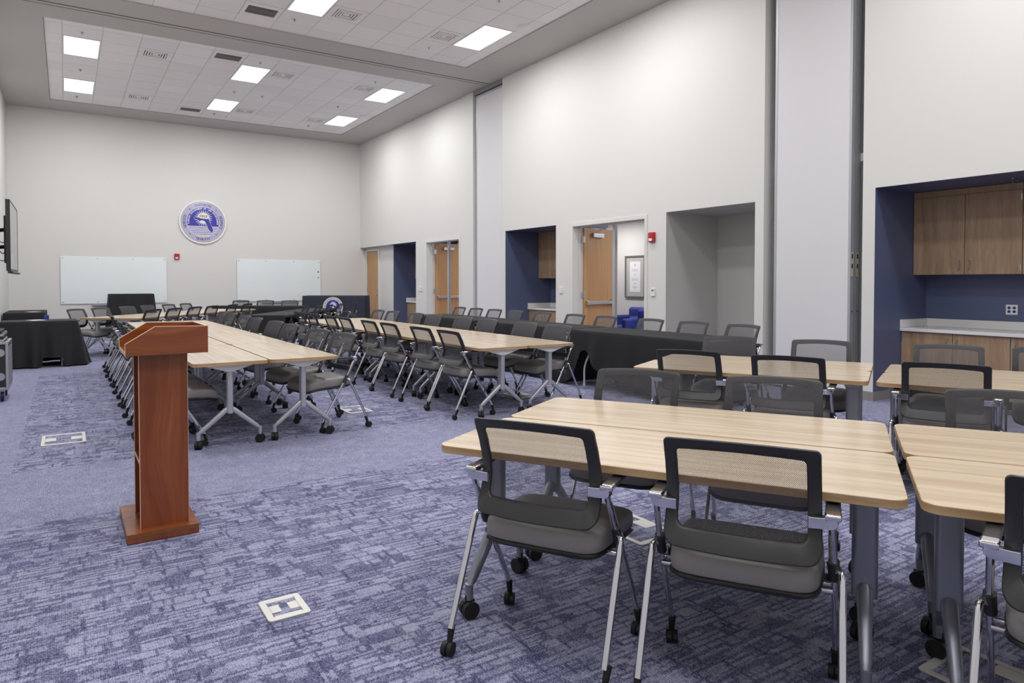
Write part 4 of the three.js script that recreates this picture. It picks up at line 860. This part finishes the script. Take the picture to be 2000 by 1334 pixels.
// far middle
{
  const l = [0.56, -0.83], e = [0.83, 0.56], b = [3.62, -13.75];
  for (const k of [0, 1]) draped(1.83, 0.74, 0.76, b[0] + l[0] * (0.915 + k * 1.93) - e[0] * 0.37, b[1] + l[1] * (0.915 + k * 1.93) - e[1] * 0.37, l, [k ? 'folding table under the farther slanted black cloth' : 'folding table under the nearer slanted black cloth', k ? 'black tablecloth on the farther slanted table before the seal cloth' : 'black tablecloth on the nearer slanted table beyond the central row'], s => s < 1.83 || (k ? s > 4.4 : s > 1.83 && s < 2.57) ? 0.715 : 0.03, { flare: 0.04, amp: 0.03, n: 11, ph: k, seats: 1 });
  const kd = [0.837, 0.547], kn = [0.547, -0.837];
  draped(2.44, 0.70, 0.76, 3.24 + kd[0] * 1.33 + kn[0] * 0.36, -20.11 + kd[1] * 1.33 + kn[1] * 0.36 + 0.05, kd, ['folding table under the black cloth before the whiteboard by the single door', 'black tablecloth on the table before the whiteboard by the single door'], s => s > 3.14 && s < 5.58 ? 0.715 : 0.025, { flare: 0.03, amp: 0.02, n: 13, seats: -1 });
  // the tall table with the seal cloth
  const c = [(5.74 + 7.27) / 2 + kn[0] * 0.33, (-19.9 - 18.9) / 2 + kn[1] * 0.33], turn = Math.atan2(-kd[1], kd[0]);
  const t = draped(1.80, 0.62, 1.02, c[0], c[1], kd, ['tall folding table under the seal cloth', 'dark fitted tablecloth printed with a round agency seal'], s => 0.02, { flare: 0.02, amp: 0.012, n: 7, ph: 0.5 }, M.clothNavy);
  const sg = new THREE.CircleGeometry(0.29, 48); sg.rotateX(-0.045); sg.translate(-0.01, 0.70, 0.366);
  const em = part('printed_seal', sg, M.clothSeal, t);
}
// left of the podium
draped(1.05, 0.70, 0.76, -0.375, -14.12, [1, -0.03], ['folding table under the long black cloth by the left wall', 'long black tablecloth with deep folds by the flight case'], s => s > 0.55 && s < 0.85 ? 0.16 : 0.02, { flare: 0.10, amp: 0.07, n: 9, ph: 0.8 });
draped(1.83, 0.74, 0.735, -0.765, -19.4, [0, 1], ['folding table under the black cloth in the back left corner', 'black tablecloth on the table in the back left corner'], toFloor, { flare: 0.0, amp: 0.012, n: 13, ph: 2 });
{
  const b = thing('carton', 'small blue carton standing on the long black tablecloth', 'carton', [-0.28, 0.7645, -14.32]);
  part('body', rbox(-0.035, 0.035, 0, 0.075, -0.03, 0.03, 0.003), std({ color: 0x27358c, roughness: 0.5 }), b); part('flap', box(-0.034, 0.034, 0.075, 0.077, -0.029, 0.0), std({ color: 0x3344a0, roughness: 0.5 }), b);
  for (const [x, z, l] of [[-0.42, -14.2, 'sheet of white paper on the long black tablecloth'], [-0.62, -19.0, 'sheet of white paper on the cloth in the back left corner']]) { const m = part('paper_sheet', box(-0.11, 0.11, 0, 0.0015, -0.14, 0.14), M.white, scene); m.position.set(x, z < -19 + 0.5 ? 0.7395 : 0.7645, z); m.rotation.y = 0.4; tag(m, l, 'paper', 'loose papers'); }
  // draped cart in front of the left whiteboard
  const cart = thing('draped_cart', 'tall cart draped in black cloth in front of the left glass whiteboard', 'cart', [1.44, 0, -20.45], 0.05);
  part('cloth_cover', drapeGeo(1.0, 0.42, 1.11, s => 0.06, { flare: 0.05, amp: 0.035, n: 9, ph: 0.4 }), M.cloth, cart);
  part('cart_body', rbox(-0.48, 0.48, 0.1, 1.09, -0.19, 0.19, 0.02), M.plastic, cart);
  for (const [a, d] of [[-1, -1], [1, -1], [-1, 1], [1, 1]]) part('wheel', new THREE.CylinderGeometry(0.05, 0.05, 0.03, 16).rotateZ(Math.PI / 2).translate(a * 0.42, 0.05, d * 0.15), M.rubber, cart);
}
// ---------------------------------------------------------------- flight case by the left wall
{
  const o = thing('flight_case', 'black and silver equipment flight case on casters by the left wall', 'flight case', [-0.86, 0, -10.28]);
  const X = 0.29, Z0 = -0.33, Z1 = 0.33, y0 = 0.155, y1 = 0.70;
  part('body', rbox(-X + 0.012, X - 0.012, y0, y1, Z0 + 0.012, Z1 - 0.012, 0.004), M.plastic, o);
  const e = 0.03, g = [];
  for (const x of [-X, X - e]) for (const z of [Z0, Z1 - e]) g.push(rbox(x, x + e, y0 - 0.01, y1 + 0.01, z, z + e, 0.004));
  for (const y of [y0 - 0.01, y1 - e + 0.01]) { for (const x of [-X, X - e]) g.push(rbox(x, x + e, y, y + e, Z0 + e, Z1 - e, 0.003)); for (const z of [Z0, Z1 - e]) g.push(rbox(-X + e, X - e, y, y + e, z, z + e, 0.003)); }
  part('edge_trim', g, M.steel, o, 'aluminium edge extrusions');
  const lid = part('lid', rbox(-X + 0.005, X - 0.05, y1 + 0.012, y1 + 0.11, Z0 + 0.01, Z1 - 0.02, 0.008), M.plastic, o);
  part('lid_trim', [rbox(-X, X - 0.045, y1 + 0.012, y1 + 0.035, Z0 + 0.005, Z1 - 0.015, 0.004), rbox(-X, X - 0.045, y1 + 0.075, y1 + 0.098, Z0 + 0.005, Z1 - 0.015, 0.004)], M.steel, lid);
  part('foam_top', [0, 1, 2, 3].map(k => rbox(-X + 0.03, X - 0.07, y1 + 0.11, y1 + 0.14, Z0 + 0.03 + k * 0.15, Z0 + 0.16 + k * 0.15, 0.012)), M.rubber, lid);
  for (let k = 0; k < 8; k++) part('rack_panel', rbox(X - 0.012, X - 0.002, y0 + 0.05 + k * 0.055, y0 + 0.10 + k * 0.055, Z0 + 0.05, Z1 - 0.05, 0.002), M.greyBox, o);
  for (const y of [0.30, 0.58]) for (const z of [Z1 - 0.012]) part('latch', [new THREE.CylinderGeometry(0.045, 0.045, 0.012, 18).rotateX(Math.PI / 2).translate(X - 0.08, y, z + 0.004)], M.steel, o);
  for (const [a, d] of [[-1, -1], [1, -1], [-1, 1], [1, 1]]) { const c = part('caster', [box(a * 0.22 - 0.05, a * 0.22 + 0.05, 0.138, 0.146, d * 0.25 - 0.05, d * 0.25 + 0.05), bar(V(a * 0.22, 0.14, d * 0.25), V(a * 0.22, 0.06, d * 0.25 - 0.02), 0.05, 0.03)], M.steel, o); part('wheel', new THREE.CylinderGeometry(0.062, 0.062, 0.032, 24).rotateZ(Math.PI / 2).translate(a * 0.22, 0.062, d * 0.25 - 0.02), std({ color: 0x1d2248, roughness: 0.5 }), c); }
}
// ---------------------------------------------------------------- floor boxes set in the carpet
{
  const metal = std({ color: 0xcfccc6, roughness: 0.45, metalness: 0.25 });
  const mk = (x, z, w, d, label) => {
    const o = thing('floor_box', label, 'floor box', [x, 0, z], 0, 'floor boxes');
    const s = rrect(w, d, 0.016), h = new THREE.Path(); const a = w / 2 - 0.024, b = d / 2 - 0.026; h.moveTo(-a, -b); h.lineTo(-a, b); h.lineTo(a, b); h.lineTo(a, -b); h.closePath(); s.holes.push(h);
    part('flange', new THREE.ExtrudeGeometry(s, { depth: 0.005, bevelEnabled: true, bevelSize: 0.002, bevelThickness: 0.001, bevelSegments: 1 }).rotateX(-Math.PI / 2).translate(0, 0.0015, 0), metal, o);
    part('carpet_insert', box(-a + 0.003, a - 0.003, 0.0005, 0.004, -b + 0.003, b - 0.003), M.carpet, o);
    const k = w / 0.175;
    for (const q of [-1, 1]) part('cable_flap', rbox(q * a - q * 0.001, q * (a - 0.045 * k), 0.004, 0.0068, -0.035 * k, 0.035 * k, 0.001), metal, o);
    part('lid_rail', box(-a + 0.004, a - 0.004, 0.004, 0.0062, b - 0.012, b - 0.002), metal, o); part('lid_rail', box(-a + 0.004, a - 0.004, 0.004, 0.0062, -b + 0.002, -b + 0.008), metal, o);
    part('lid_groove', [box(-a + 0.004, -a + 0.0055, 0.0068, 0.0072, -b, b), box(a - 0.0055, a - 0.004, 0.0068, 0.0072, -b, b), box(-w / 2 + 0.016, w / 2 - 0.016, 0.0066, 0.007, -b - 0.006, -b - 0.0048), box(-w / 2 + 0.016, w / 2 - 0.016, 0.0066, 0.007, b + 0.0125, b + 0.0137)], M.base, o);
    for (const q of [-1, 1]) part('slot', box(q * a * 0.55 - 0.012, q * a * 0.55 + 0.012, 0.0066, 0.0071, b + 0.006, b + 0.009), M.plastic, o);
  };
  mk(0.772, -2.977, 0.172, 0.205, 'square floor box lid in the open carpet in the foreground');
  mk(-0.03, -7.3, 0.33, 0.46, 'large pale floor box lid in the carpet left of the podium');
  mk(2.70, -2.87, 0.30, 0.46, 'floor box lid behind the seat of the foreground chair');
  mk(2.66, -7.24, 0.26, 0.42, 'floor box lid in the aisle between the podium row and the central row');
  mk(4.727, -7.05, 0.26, 0.42, 'floor box lid under the door-side chairs of the central row');
  mk(2.72, -1.03, 0.30, 0.42, 'floor box lid at the lower right frame edge under the nearest row');
  mk(0.83, -18.5, 0.26, 0.42, 'floor box lid far off beneath the slanted row');
}
renderer.render(scene, camera);
